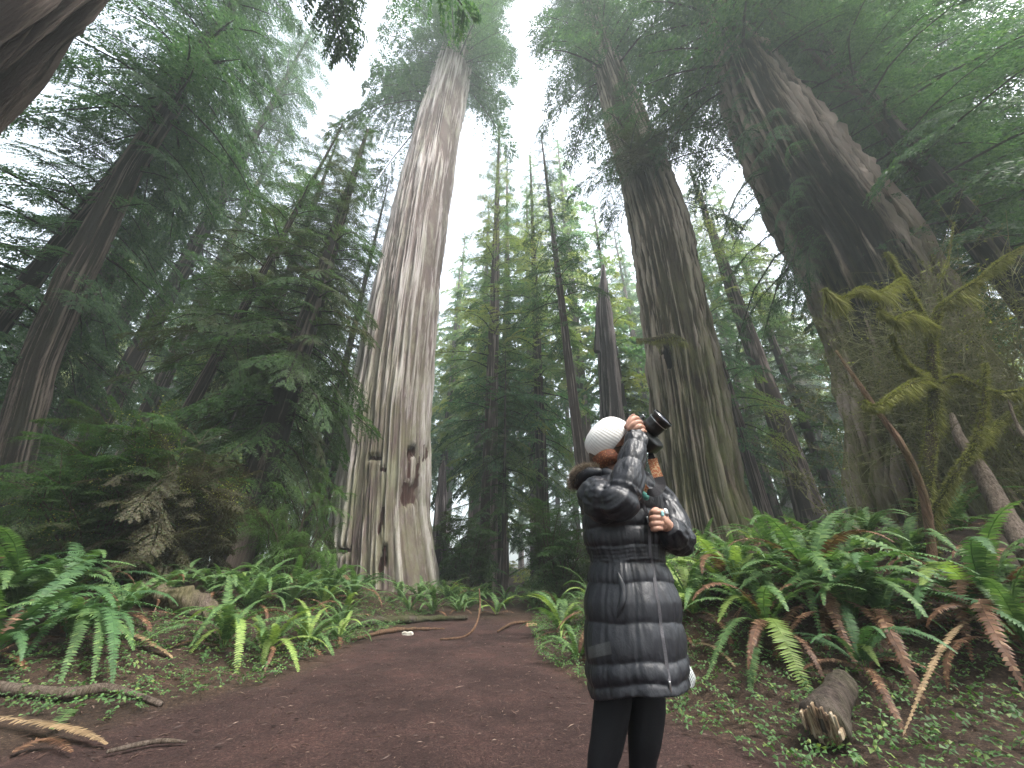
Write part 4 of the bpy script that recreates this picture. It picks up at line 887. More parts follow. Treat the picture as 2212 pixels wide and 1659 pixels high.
shrub('conifer_shrub', atY(340, 7.2), 2.3, 1.15, 40, 'brownish drooping conifer shrub above the fallen log at left', 'leaf_brown', gs, prot=PR_XF, rt=.022, sub=8, leafm2='leaf_yellow', frac2=.07)
shrub('conifer_shrub', atY(195, 6.8), 2.9, 1.1, 30, 'mixed green shrub with yellow leaf tips under the leaning brown redwood', 'leaf_hemlock', gs, prot=PR_XF, rt=.022, sub=8, leafm2='leaf_yellow', frac2=.08)
shrub('hemlock_sapling', atY(628, 9.5), 2.6, .9, 16, 'bright green hemlock sapling left of the pale redwood', 'leaf_bright', gs, prot=PR_HANG, rt=.02, sub=7, cat='sapling')
shrub('hemlock_sapling', atY(80, 7.6), 2.4, 1.0, 22, 'dark green sapling behind the ferns at far left', 'leaf_hemlock', gs, prot=PR_XF, rt=.02, sub=7, cat='sapling')
shrub('hemlock_sapling', atY(1210, 12), 2.9, 1.0, 26, 'olive green sapling behind the person on the left', 'leaf_hemlock', gs, prot=PR_XF, rt=.02, sub=7, cat='sapling')
shrub('hemlock_sapling', atY(1010, 16), 3.2, 1.3, 24, 'feathery sapling between the pale redwood and the slim central tree', 'leaf_hemlock', gs, prot=PR_MID, rt=.02, sub=7, cat='sapling')
# forked dark bough at top right
e = empty('bare_forked_tree', tuple(atY(2330, 7.5)), 'dark bare forked tree leaning across the bright gap at top right', 'tree')
b0 = atY(2330, 7.5); b0[2] -= .2
woody('trunk', [b0, P(2290, 900, 7.4), P(2200, 640, 7.3), P(2050, 440, 7.2), P(1960, 330, 7.1), P(1900, 270, 7.0), P(1855, 205, 7.0), P(1775, 138, 7.0), P(1700, 62, 7.0), P(1648, 12, 7.0), P(1600, -60, 7)], [.14, .13, .12, .115, .115, .11, .10, .095, .09, .08, .05], M['twig'], None, None, n=70, parent=e, moss=.3)
for pts, rad in (([P(1888, 240, 7), P(1868, 190, 7.1), P(1838, 110, 7.2), P(1812, -20, 7.3)], [.08, .075, .07, .05]), ([P(1905, 270, 7), P(1950, 200, 6.9), P(2010, 130, 6.8), P(2060, 90, 6.8)], [.05, .04, .03, .01]), ([P(1965, 330, 7.1), P(1900, 250, 6.8), P(1850, 200, 6.6), P(1780, 200, 6.5)], [.03, .025, .02, .01])):
    woody('limb', pts, rad, M['twig'], None, None, n=20, k=8, parent=e, moss=.3)
# ------------------------------------------------------------------ the person
YP = 1.70
def W(px, py, dy=0.0): return P(px, py, YP + dy)
def remesh(V, T, voxel, smooth=2, strength=.5, name='tmp'):
    me = mkmesh(name, V, T, []); o = bpy.data.objects.new(name, me); COL.objects.link(o)
    m = o.modifiers.new('r', 'REMESH'); m.mode = 'VOXEL'; m.voxel_size = voxel
    if smooth: s = o.modifiers.new('s', 'SMOOTH'); s.iterations = smooth; s.factor = strength
    dg = bpy.context.evaluated_depsgraph_get(); ev = o.evaluated_get(dg); em = ev.to_mesh()
    n = len(em.vertices); co = np.empty(n * 3, np.float32); em.vertices.foreach_get('co', co); no = np.empty(n * 3, np.float32); em.vertices.foreach_get('normal', no)
    nf = len(em.polygons); idx = np.empty(len(em.loops), np.int32); em.loops.foreach_get('vertex_index', idx); F = idx.reshape(nf, 4)
    ev.to_mesh_clear(); bpy.data.objects.remove(o); bpy.data.meshes.remove(me)
    return co.reshape(-1, 3).astype(float), F, no.reshape(-1, 3).astype(float)
def capsule(mb, pts, rad, k=16, n=None):
    q = np.column_stack([np.asarray(pts, float), rad]); n = n or max(6, 6 * len(pts)); q = resample(q, n); r = np.maximum(q[:, 3], .002)
    d0 = norm(q[0, :3] - q[1, :3]); d1 = norm(q[-1, :3] - q[-2, :3]); al = np.array((.35, .7, .92))
    pre = np.array([np.append(q[0, :3] + d0 * r[0] * a, r[0] * math.sqrt(1 - a * a)) for a in al[::-1]]); post = np.array([np.append(q[-1, :3] + d1 * r[-1] * a, r[-1] * math.sqrt(1 - a * a)) for a in al])
    q = np.vstack([pre, np.column_stack([q[:, :3], r]), post]); V, F, C = tube(q[:, :3], q[:, 3], k); mb.add(V, np.vstack([F[:, [0, 1, 2]], F[:, [0, 2, 3]], C]))
def ellips(mb, c, ax, r, nu=14, nv=20):
    u = np.linspace(0, math.pi, nu); v = np.linspace(0, 2 * math.pi, nv, endpoint=False)
    X = np.sin(u)[:, None] * np.cos(v); Y = np.sin(u)[:, None] * np.sin(v); Z = np.cos(u)[:, None] * np.ones(nv)
    V = c + X[..., None] * ax[0] * r[0] + Y[..., None] * ax[1] * r[1] + Z[..., None] * ax[2] * r[2]; V = V.reshape(-1, 3)
    i = np.arange(nu - 1)[:, None] * nv; j = np.arange(nv)[None]; j2 = (j + 1) % nv
    F = np.stack([i + j, i + nv + j, i + nv + j2, i + j2], -1).reshape(-1, 4); mb.add(V, np.vstack([F[:, [0, 1, 2]], F[:, [0, 2, 3]]]))
def simple(name, col, rough=.6, nscale=None, namp=(.8, 1.2), **k):
    m, t, out = newmat(name)
    if nscale: n = noisetex(t, nscale, detail=5); c = ramp(t, n, [(.3, tuple(x * namp[0] for x in col)), (.7, tuple(x * namp[1] for x in col))]); princ(t, out, c, rough, bump=n, bstr=k.pop('bstr', .2), bdist=k.pop('bdist', .003), **k)
    else: princ(t, out, col, rough, **k)
    M[name] = m; return m
simple('skin', (.42, .235, .17), .5, 60, (.88, 1.1), spec=.4)
M['skin'].node_tree.nodes['Principled BSDF'].inputs['Subsurface Weight'].default_value = .12
M['skin'].node_tree.nodes['Principled BSDF'].inputs['Subsurface Radius'].default_value = (.01, .004, .002)
simple('leggings', (.0085, .0085, .011), .75, 300, spec=.25)
simple('hair', (.055, .030, .018), .5, 90, (.4, 1.6))
simple('black_plastic', (.012, .012, .013), .38, 400, spec=.5)
simple('black_rubber', (.010, .010, .010), .6)
simple('black_web', (.012, .011, .014), .75, 500, bstr=.5)
simple('lens_glass', (.012, .012, .035), .04, spec=1.0, Coat_Weight=1.0, Coat_Roughness=.02)
simple('silver', (.55, .55, .56), .3, Metallic=1.0)
simple('turquoise', (.30, .55, .56), .2)
simple('boot', (.03, .022, .018), .6, 40)
simple('zip_tape', (.11, .105, .115), .5, 300, bstr=.6)
simple('teal_shirt', (.10, .30, .27), .8, 120, (.5, 1.5))
def coatmat():
    m, t, out = newmat('coat'); n = noisetex(t, 26, (1, 1, .55), 4, .6, .4); n2 = noisetex(t, 6, detail=4); n3 = noisetex(t, 70, (1, 1, .5), 3, .6, .8)
    c = ramp(t, n2, [(.3, (.0105, .0115, .0155)), (.7, (.018, .0195, .0255))])
    h = math_(t, 'ADD', math_(t, 'MULTIPLY', n, .7), math_(t, 'MULTIPLY', n3, .3))
    princ(t, out, c, math_(t, 'ADD', .36, math_(t, 'MULTIPLY', n2, .16)), bump=h, bstr=.32, bdist=.015, spec=.5)
    M['coat'] = m
coatmat()
def patterned(name, cols, sc):
    m, t, out = newmat(name); tc = N(t, 'ShaderNodeTexCoord'); v = N(t, 'ShaderNodeTexVoronoi'); v.inputs['Scale'].default_value = sc; t.links.new(tc.outputs['Object'], v.inputs['Vector'])
    n = noisetex(t, sc * 2, detail=3); f = math_(t, 'ADD', math_(t, 'MULTIPLY', v.outputs['Distance'], .9), math_(t, 'MULTIPLY', n, .4)); princ(t, out, ramp(t, f, [(.25, cols[0]), (.45, cols[1]), (.6, cols[2]), (.8, cols[3])]), .8, bump=n, bstr=.3, bdist=.003); M[name] = m
patterned('headband', [(.26, .17, .08), (.17, .055, .022), (.12, .032, .015), (.08, .03, .014)], 120)
patterned('strap', [(.50, .36, .24), (.38, .13, .06), (.28, .07, .03), (.46, .30, .17)], 110)
def hatmat():
    m, t, out = newmat('white_knit'); g_ = N(t, 'ShaderNodeAttribute', attribute_name='rib'); n = noisetex(t, 160, detail=3); w_ = math_(t, 'SINE', math_(t, 'MULTIPLY', g_.outputs['Fac'], 6.2832))
    h = math_(t, 'ADD', w_, math_(t, 'MULTIPLY', n, .7)); c = ramp(t, math_(t, 'ADD', math_(t, 'MULTIPLY', w_, .5), .5), [(.0, (.68, .67, .64)), (.5, (.76, .75, .73)), (1, (.80, .79, .77))]); princ(t, out, c, .95, bump=h, bstr=.25, bdist=.002, spec=.1); M['white_knit'] = m
hatmat()
fdir = norm((.66, -.22, .62)); udir = norm(np.array((-.72, .05, .66)) - fdir * np.dot((-.72, .05, .66), fdir)); sdir = np.cross(udir, fdir)  # sdir: her left... right-hand axis
HC = W(1322, 955, 0.03)          # head centre
X3 = np.eye(3)
def build_person():
    feet = W(1345, 1659, 0); cx, cy = W(1345, 1400)[0], YP
    e_loc = (cx, cy, 0.0)
    mb = MB()
    # trunk of the body under the coat
    capsule(mb, [W(1358, 1430), W(1357, 1330), W(1356, 1215), W(1350, 1120), W(1343, 1060)], [.08, .085, .07, .08, .06])
    capsule(mb, [W(1340, 1060, 0), W(1332, 1015, 0), W(1326, 985, .02)], [.062, .055, .055])
    # head
    ellips(mb, HC, (fdir, sdir, udir), (.098, .078, .105)); ellips(mb, HC + fdir * .035 - udir * .055, (fdir, sdir, udir), (.062, .055, .055)); ellips(mb, HC + fdir * .062 - udir * .098, (fdir, sdir, udir), (.022, .028, .020))
    capsule(mb, [HC + fdir * .088 + udir * .015, HC + fdir * .106 - udir * .022, HC + fdir * .112 - udir * .034], [.010, .013, .014])
    for s in (-1, 1):
        ellips(mb, HC + fdir * .075 + udir * .008 + sdir * .031 * s, (fdir, sdir, udir), (.016, .017, .012)); ellips(mb, HC + fdir * .088 + udir * .026 + sdir * .032 * s, (fdir, sdir, udir), (.01, .022, .007))
        ellips(mb, HC - fdir * .005 + sdir * .079 * s - udir * .01, (fdir, sdir, udir), (.020, .008, .032)); capsule(mb, [HC + fdir * .098 - udir * .062 + sdir * .002 * s, HC + fdir * .09 - udir * .064 + sdir * .022 * s], [.008, .005])
    capsule(mb, [HC + fdir * .100 - udir * .073, HC + fdir * .094 - udir * .075 + sdir * .015], [.009, .005])
    # legs, down to the ankles (the photo ends below the knees)
    LL = [W(1335, 1420, .0), W(1323, 1520, -.01), W(1311, 1600, -.02), W(1301, 1656, -.02)]; kn = LL[-1]
    LL += [np.array((kn[0] - .0, kn[1] - .0, .30)), np.array((kn[0] - .01, kn[1] + .03, .10)), np.array((kn[0] - .01, kn[1] + .03, .06))]
    RL = [W(1390, 1420, .05), W(1397, 1510, .04), W(1392, 1590, .03), W(1388, 1656, .04)]; kn = RL[-1]
    RL += [np.array((kn[0], kn[1], .30)), np.array((kn[0], kn[1] + .03, .10)), np.array((kn[0], kn[1] + .03, .06))]
    r1 = [.055, .058, .050, .044, .056, .036, .036]; r2 = [.055, .060, .052, .040, .056, .036, .036]
    capsule(mb, LL, r1, 20, 40); capsule(mb, RL, r2, 20, 40)
    # arms
    RA = [W(1285, 1068, -.08), W(1310, 1085, -.16), W(1340, 1094, -.23), W(1356, 1040, -.20), W(1368, 985, -.15), W(1374, 945, -.12), W(1373, 931, -.115)]
    capsule(mb, RA, [.03, .028, .026, .026, .026, .025, .027], 16, 50)
    LA = [W(1420, 1085, .12), W(1455, 1130, .03), W(1470, 1168, -.04), W(1452, 1150, -.10), W(1436, 1130, -.135), W(1428, 1123, -.14)]
    capsule(mb, LA, [.03, .028, .028, .028, .026, .026], 16, 50)
    Vb, Fb = mb.tris(); V, F, Nn = remesh(Vb, Fb, .006, 4)
    hb = MB()
    # right hand on the camera grip
    capsule(hb, [W(1372, 940, -.118), W(1368, 930, -.118), W(1366, 924, -.112)], [.026, .030, .024], 14, 12)
    for pts, r in (([W(1354, 922, -.13), W(1361, 911, -.135), W(1368, 903.5, -.128), W(1376, 903, -.10), W(1380, 908, -.07)], (.0125, .0118, .0115, .0105, .009)),
                   ([W(1360, 927, -.137), W(1369, 917, -.147), W(1377.5, 911.5, -.142), W(1384, 913, -.11), W(1386, 918, -.08)], (.0128, .0122, .012, .011, .009)),
                   ([W(1368, 932, -.139), W(1376, 924.5, -.150), W(1383.5, 921, -.145), W(1389, 924, -.11), W(1389, 929, -.08)], (.0125, .012, .0118, .0108, .009)),
                   ([W(1377, 937, -.135), W(1384, 933, -.145), W(1388.5, 930.5, -.140), W(1393, 934, -.11), W(1392, 938, -.085)], (.0115, .011, .0108, .0098, .008)),
                   ([W(1362, 926, -.09), W(1358, 915, -.06), W(1362, 905, -.045), W(1368, 898, -.05)], (.015, .0135, .012, .010))):
        capsule(hb, pts, r, 12, 22)
    # left hand, a loose fist with the fingers stacked
    capsule(hb, [W(1431, 1132, -.135), W(1430, 1122, -.135), W(1428, 1112, -.13)], [.026, .028, .024], 14, 12)
    for k, (y, xr, xl, r) in enumerate(((1106, 1434, 1413, .0112), (1118.5, 1436, 1409, .0118), (1130.5, 1434, 1409, .0112), (1141.5, 1430, 1412, .0100))):
        capsule(hb, [W(xr, y, -.135), W((xr + xl) / 2 + 1, y - .5, -.172), W(xl, y + 1.5, -.170), W(xl - 1, y + 2.5, -.145), W(xl + 6, y + 3, -.128)], [r, r * 1.04, r, r * .95, r * .85], 12, 24)
    capsule(hb, [W(1427, 1112, -.12), W(1418, 1102, -.13), W(1410, 1106, -.14), W(1406, 1113, -.14)], [.014, .0125, .0115, .0095], 12, 20)
    Vh, Fh = hb.tris(); V2, F2, N2 = remesh(Vh, Fh, .0022, 2, .4)
    Fq = np.vstack([F, F2 + len(V)]); V = np.vstack([V, V2])
    me = mkmesh('person', V - np.array(e_loc), Fq, [M['skin']], True)
    o = link('person', me); o.location = e_loc
    tag(o, 'person in a long black quilted coat and white knitted hat, photographing the treetops', 'person')
    return o, LL, RL, r1, r2, RA, LA
person, LL, RL, r1, r2, RA, LA = build_person()
def skinpart(name, mb, mat, vox=None, sm=2, parent=None, smooth=True, **k):
    V, F = mb.tris()
    if vox: V, F, _ = remesh(V, F, vox, sm)
    return part(name, V, F, mat, parent or person, smooth, **k)
# leggings
mb = MB(); capsule(mb, LL[:-1], [r + .006 for r in r1[:-1]], 24, 50); capsule(mb, RL[:-1], [r + .006 for r in r2[:-1]], 24, 50); capsule(mb, [W(1350, 1400, .03), W(1365, 1420, .03)], [.07, .07], 20, 10)
skinpart('leggings', mb, M['leggings'], .007, 3)
for L_ in (LL, RL):
    a = L_[-1]; mb = MB(); capsule(mb, [a + (0, 0, .12), a, a + (-.0, .0, -.01)], [.05, .052, .05]); capsule(mb, [a + (0, .02, -.02), a + (.06, -.06, -.025), a + (.11, -.12, -.03)], [.042, .045, .034]); skinpart('boot', mb, M['boot'], .006, 2)
# ---- coat
SEAMS_PX = [1020, 1062, 1109, 1143, 1184, 1192, 1200, 1208, 1216, 1259, 1339, 1413, 1452, 1510]
SEAMS = [W(1360, y)[2] for y in SEAMS_PX]
def quilt(z, amp_big=.011, amp_small=.004):
    z = np.asarray(z); d = np.zeros_like(z)
    for i in range(len(SEAMS) - 1):
        a, b = SEAMS[i], SEAMS[i + 1]; t = (a - z) / (a - b); m = (t >= 0) & (t < 1); am = amp_small if 4 <= i < 8 else amp_big
        d = np.where(m, am * (np.abs(np.sin(math.pi * np.clip(t, 0, 1))) ** .5 - .7), d)
    return d
def coat():
    rows = [(1018, 1312, 1372), (1026, 1296, 1392), (1036, 1280, 1408), (1050, 1268, 1420), (1069, 1262, 1430), (1096, 1258, 1432), (1141, 1258, 1434), (1176, 1263, 1436), (1200, 1272, 1436), (1216, 1275, 1438), (1257, 1268, 1456), (1297, 1261, 1468), (1344, 1259, 1471), (1403, 1257, 1479), (1440, 1259, 1487), (1457, 1261, 1490), (1474, 1265, 1492)]
    Z, XL, XR = [], [], []
    for py, l, r in rows:
        c = W((l + r) / 2, py); Z.append(c[2]); XL.append(W(l + 3, py)[0]); XR.append(W(r - 3, py)[0])
    Z, XL, XR = map(np.array, (Z, XL, XR)); o = np.argsort(Z)
    n = 330; k = 220; z = np.linspace(Z.max(), Z.min(), n); xl = np.interp(z, Z[o], XL[o]); xr = np.interp(z, Z[o], XR[o])
    th = np.linspace(0, 2 * math.pi, k, endpoint=False); TH, ZZ = np.meshgrid(th, z)
    a = ((xr - xl) / 2)[:, None]; cx = ((xr + xl) / 2)[:, None]; b = a * np.interp(z, [SEAMS[-1], SEAMS[8], SEAMS[2], SEAMS[0]], [.95, .76, .70, .78])[:, None]
    # wavy seams with puckers
    wave = .010 * noise(np.cos(TH) * 2.2, np.sin(TH) * 2.2, ZZ * 2, 3)
    q = quilt(ZZ + wave)
    vert = np.zeros_like(TH)      # vertical stitch lines
    for ph in (-2.35, -1.75, -.35, .4, 2.9, 2.2):
        dd = np.abs((TH - ph + math.pi) % (2 * math.pi) - math.pi) * a; vert -= .004 * np.exp(-(dd / .007) ** 2) * (ZZ < SEAMS[8])
    wr = .007 * fbm(np.cos(TH) * 7, np.sin(TH) * 7, ZZ * 9, 4, 8) + .0025 * noise(np.cos(TH) * 26, np.sin(TH) * 26, ZZ * 7, 18) * np.where((ZZ < SEAMS[4] + .05) & (ZZ > SEAMS[9]), 1.6, .7)
    big = .012 * noise(np.cos(TH) * 2, np.sin(TH) * 2, ZZ * 5, 28) * (ZZ < SEAMS[8])
    d = q + vert + wr + big
    X = cx + (a + d) * np.cos(TH); Y = YP + (b + d) * np.sin(TH)
    hem = 1 - sstep(Z.min(), Z.min() + .22, ZZ)
    ZZ2 = ZZ + hem * (.028 * np.cos(TH - .3) + .012 * np.sin(3 * TH + 1) - .0)
    V = np.stack([X, Y, ZZ2], -1).reshape(-1, 3)
    i = np.arange(n - 1)[:, None] * k; j = np.arange(k)[None]; j2 = (j + 1) % k
    F = np.stack([i + j, i + k + j, i + k + j2, i + j2], -1).reshape(-1, 4)
    ct = V[:k].mean(0) - (0, 0, .02); cb = V[-k:].mean(0) + (0, 0, .06); m = len(V); V = np.vstack([V, ct, cb]); jj = np.arange(k)
    T = np.vstack([F[:, [0, 1, 2]], F[:, [0, 2, 3]], np.stack([jj, (jj + 1) % k, np.full(k, m)], -1), np.stack([(n - 1) * k + (jj + 1) % k, (n - 1) * k + jj, np.full(k, m + 1)], -1)])
    mb = MB(); mb.add(V, T)
    def sleeve(pts, rad, bands, seed, k=90, n=200, crease=()):
        q = resample(np.column_stack([np.asarray(pts), rad]), n); V, F, C = tube(q[:, :3], q[:, 3], k); t = np.linspace(0, 1, n)
        u = t * bands; pf = np.abs(np.sin(math.pi * u)) ** .5 - .7; rr = .009 * pf
        for tc, am, w_ in crease: rr = rr - am * np.exp(-((t - tc) / w_) ** 2)
        ph = np.linspace(0, 2 * math.pi, k, endpoint=False); W_ = .007 * noise(np.cos(ph)[None] * 3, np.sin(ph)[None] * 3, (t * 9)[:, None], seed) + .004 * noise(np.cos(ph)[None] * 12, np.sin(ph)[None] * 12, (t * 22)[:, None], seed + 2)
        c = q[:, None, :3]; B = V[:n * k].reshape(n, k, 3); dn = norm(B - c); B = B + dn * (rr[:, None] + W_)[..., None]; V[:n * k] = B.reshape(-1, 3)
        mb.add(V, np.vstack([F[:, [0, 1, 2]], F[:, [0, 2, 3]], C]))
    sleeve([W(1292, 1058, -.02), W(1290, 1073, -.09), W(1312, 1084, -.15), W(1337, 1083, -.195), W(1352, 1050, -.19), W(1361, 1010, -.165), W(1369, 975, -.14), W(1374, 950, -.125), W(1374, 939, -.12)],
           [.06, .082, .084, .077, .065, .058, .051, .047, .041], 6.2, 41, crease=((.30, .010, .02), (.44, .014, .02), (.93, .006, .008)))
    sleeve([W(1405, 1062, .06), W(1430, 1085, .09), W(1450, 1120, .04), W(1461, 1158, -.02), W(1458, 1160, -.05), W(1448, 1145, -.10), W(1441, 1135, -.12)],
           [.06, .066, .066, .070, .068, .056, .046], 4.2, 51, crease=((.6, .01, .02),))
    Vt, Ft = mb.tris(); V, F, Nn = remesh(Vt, Ft, .0042, 2, .45)
    return part('coat', V, F, M['coat'], person, True), V, F
coat_o, CV, CF = coat()
bvh = BVHTree.FromPolygons([Vector(v) for v in CV], [tuple(f) for f in CF])
CAM = Vector((0, 0, CAMH))
def on_coat(px, py, off=.003, fb=0):
    d = Vector(ray(px, py)).normalized(); h = bvh.ray_cast(CAM, d)
    if h[0] is None: return W(px, py, -.12)
    return np.array(h[0]) - np.array(d) * off
def ribbon(name, pts, wd, mat, parent, thick=.0025, n=60, wob=0):
    q = resample(pts, n); T, _, _ = frames(q); view = norm(q - np.array(CAM)); s = norm(np.cross(T, view)); wd = np.interp(np.linspace(0, 1, n), np.linspace(0, 1, len(np.atleast_1d(wd))), np.atleast_1d(wd))[:, None]
    a = q - s * wd; b = q + s * wd; c = b - view * thick; d = a - view * thick; V = np.stack([a, b, c, d], 1).reshape(-1, 3)
    i = np.arange(n - 1)[:, None] * 4; j = np.arange(4)[None]; j2 = (j + 1) % 4; F = np.stack([i + j, i + j2, i + 4 + j2, i + 4 + j], -1).reshape(-1, 4)
    return part(name, V, F, mat, parent, False)
zp = [(1372, 1052), (1380, 1068), (1388, 1085), (1396, 1105), (1400, 1125), (1402.6, 1150), (1405, 1197), (1409, 1217), (1414, 1250), (1418.6, 1283), (1424, 1315), (1428, 1350), (1432, 1378), (1436, 1403), (1441, 1440), (1446, 1472)]
zo = ribbon('zip', [on_coat(*p, .002) for p in zp], [.0055], M['zip_tape'], person, n=90)
mb = MB(); q = on_coat(1446.5, 1474, .004); capsule(mb, [q, q - np.array((0, 0, .025))], [.004, .003], 8, 5); part('zip_pull', *mb.tris(), M['silver'], person, True); mb = MB(); q = on_coat(1398, 1117, .006); capsule(mb, [q, q - np.array((0, .003, .02))], [.004, .003], 8, 5); part('zip_pull', *mb.tris(), M['silver'], person, True)
# storm flap seam beside the zip, pocket welt
for nm, pts, r in (('pocket', [(1335, 1237), (1341, 1255), (1346, 1275), (1345, 1300), (1338, 1320), (1333, 1334)], [.003, .010, .012, .012, .009, .003]),):
    mb = MB(); addtube(mb, [on_coat(*p, -.001) for p in pts], r, 10, 40); part(nm, *mb.tris(), M['coat'], person, True)
# grey repair patch
def patch():
    u = np.linspace(0, 1, 14); v = np.linspace(0, 1, 10); U, Vv = np.meshgrid(u, v); c00, c10, c01, c11 = (1269, 1398), (1317, 1385), (1272, 1423), (1322, 1413)
    PX = (1 - Vv) * ((1 - U) * c00[0] + U * c10[0]) + Vv * ((1 - U) * c01[0] + U * c11[0]); PY = (1 - Vv) * ((1 - U) * c00[1] + U * c10[1]) + Vv * ((1 - U) * c01[1] + U * c11[1])
    V = np.array([on_coat(a, b, .0022) for a, b in zip(PX.ravel(), PY.ravel())]); i = np.arange(9)[:, None] * 14; j = np.arange(13)[None]
    part('mended_patch', V, np.stack([i + j, i + 14 + j, i + 15 + j, i + 1 + j], -1).reshape(-1, 4), simple('patch_tape', (.075, .078, .080), .45, 200), person, True)
patch()
# striped lining turned out at the hem
def lining():
    m, t, out = newmat('striped_lining'); tc = N(t, 'ShaderNodeTexCoord'); wv = N(t, 'ShaderNodeTexWave', wave_type='BANDS', bands_direction='X'); wv.inputs['Scale'].default_value = 42; wv.inputs['Distortion'].default_value = 2.0
    mp = N(t, 'ShaderNodeMapping'); mp.inputs['Rotation'].default_value = (0, .35, 0); t.links.new(tc.outputs['Object'], mp.inputs[0]); t.links.new(mp.outputs[0], wv.inputs['Vector'])
    princ(t, out, ramp(t, wv.outputs['Fac'], [(.42, (.03, .03, .035)), (.55, (.7, .74, .74))]), .6)
    P_ = [[W(1478, 1430, -.07), W(1487, 1433, -.03)], [W(1480, 1448, -.09), W(1497, 1450, -.03)], [W(1479, 1466, -.09), W(1503, 1465, -.03)], [W(1476, 1484, -.09), W(1500, 1481, -.03)]]
    rows = [resample(np.array([a, (np.array(a) + b) / 2 + (0, -.02, 0), b]), 8) for a, b in P_]; R_ = np.stack([resample(np.array([r[i] for r in rows]), 12) for i in range(8)], 1)
    V = np.vstack([R_.reshape(-1, 3), (R_ + (-.004, .006, 0)).reshape(-1, 3)]); i = np.arange(11)[:, None] * 8; j = np.arange(7)[None]; F = np.stack([i + j, i + j + 1, i + 9 + j, i + 8 + j], -1).reshape(-1, 4); part('lining', V, np.vstack([F, F[:, ::-1] + 96]), m, person, True)
lining()
# collar and hood
mb = MB(); capsule(mb, [W(1368, 1024, .05), W(1385, 1030, .02), W(1400, 1042, -.02), W(1404, 1052, -.05)], [.026, .034, .034, .022], 16, 24); capsule(mb, [W(1296, 1012, .05), W(1310, 1022, -.03), W(1330, 1030, -.06), W(1352, 1042, -.08), W(1376, 1056, -.09)], [.028, .026, .022, .020, .014], 16, 28)
capsule(mb, [W(1296, 1012, .08), W(1320, 1010, .12), W(1350, 1018, .11), W(1372, 1026, .06)], [.03, .035, .034, .028], 16, 24)
skinpart('collar', mb, M['coat'], .005, 2)
mb = MB(); HP = [W(1292, 1020, -.03), W(1272, 1022, -.01), W(1256, 1032, .03), W(1250, 1044, .09), W(1262, 1040, .17), W(1290, 1026, .2)]
capsule(mb, HP, [.022, .030, .034, .036, .034, .028], 16, 40); hood = skinpart('hood', mb, M['coat'], .006, 2)
def fur():
    g = np.random.default_rng(71); n = 9000; FP = [W(1290, 1013, -.02), W(1274, 1012, -.01), W(1258, 1014, .0), W(1246, 1022, .02), W(1240, 1036, .05), W(1238, 1050, .09)]
    q = resample(np.array(FP), 40); t = g.uniform(0, 39, n); i = np.clip(t.astype(int), 0, 38); f = (t - i)[:, None]; c = q[i] * (1 - f) + q[i + 1] * f; d = norm(g.normal(0, 1, (n, 3)) + np.array((-.5, -.1, .7))); L = g.uniform(.015, .038, n)[:, None]
    p0 = c + norm(g.normal(0, 1, (n, 3))) * .010; tip = p0 + d * L + np.array((0, 0, -.004)); wv = norm(np.cross(d, g.normal(0, 1, (n, 3)))) * .0014
    part('fur_trim', np.stack([p0 - wv, p0 + wv, tip], 1).reshape(-1, 3), np.arange(n * 3).reshape(-1, 3), leafmat('fur', (.16, .12, .10), (.36, .29, .25), (.55, .47, .42), trans=.2, patch=20), hood)
fur()
# hair, head band, shirt
mb = MB(); ellips(mb, HC - fdir * .035 - udir * .03, (fdir, sdir, udir), (.080, .083, .095)); capsule(mb, [W(1285, 968, .03), W(1287, 995, .03), W(1296, 1018, .0)], [.03, .028, .02]); skinpart('hair', mb, M['hair'], .005, 2)
mb = MB(); bc = HC - udir * .045; q = []
for a in np.linspace(0, 2 * math.pi, 33)[:-1]: q.append(bc + fdir * (.095 * math.cos(a) - .01) + sdir * .088 * math.sin(a) - udir * .03)
def band(name, cen, r1_, r2_, h, axf, axs, axu, mat, tilt=0, parent=None, thick=.006):
    k = 64; V = []
    for s in (-1, 1):
        for o in (0, 1):
            for a in np.linspace(0, 2 * math.pi, k, endpoint=False): V.append(cen + axf * (r1_ + thick * o) * math.cos(a) + axs * (r2_ + thick * o) * math.sin(a) + axu * (h * s + .004 * math.sin(3 * a)))
    V = np.array(V); j = np.arange(k); j2 = (j + 1) % k; F = np.vstack([np.stack([j + k, j2 + k, j2 + 3 * k, j + 3 * k], -1), np.stack([j + 2 * k, j2 + 2 * k, j2, j], -1), np.stack([j, j2, j2 + k, j + k], -1), np.stack([j + 3 * k, j2 + 3 * k, j2 + 2 * k, j + 2 * k], -1)])
    return part(name, V, F, mat, parent or person, True)
ND = norm(W(1300, 975, 0) - W(1322, 1030, 0)); nf = norm(fdir - ND * fdir.dot(ND)); ns = np.cross(ND, nf)
band('head_scarf', W(1312, 996, .01), .058, .062, .036, nf, ns, ND, M['headband'])
mb = MB(); capsule(mb, [W(1375, 1040, -.075), W(1384, 1056, -.10), W(1392, 1072, -.108)], [.018, .022, .02]); skinpart('shirt', mb, M['teal_shirt'])
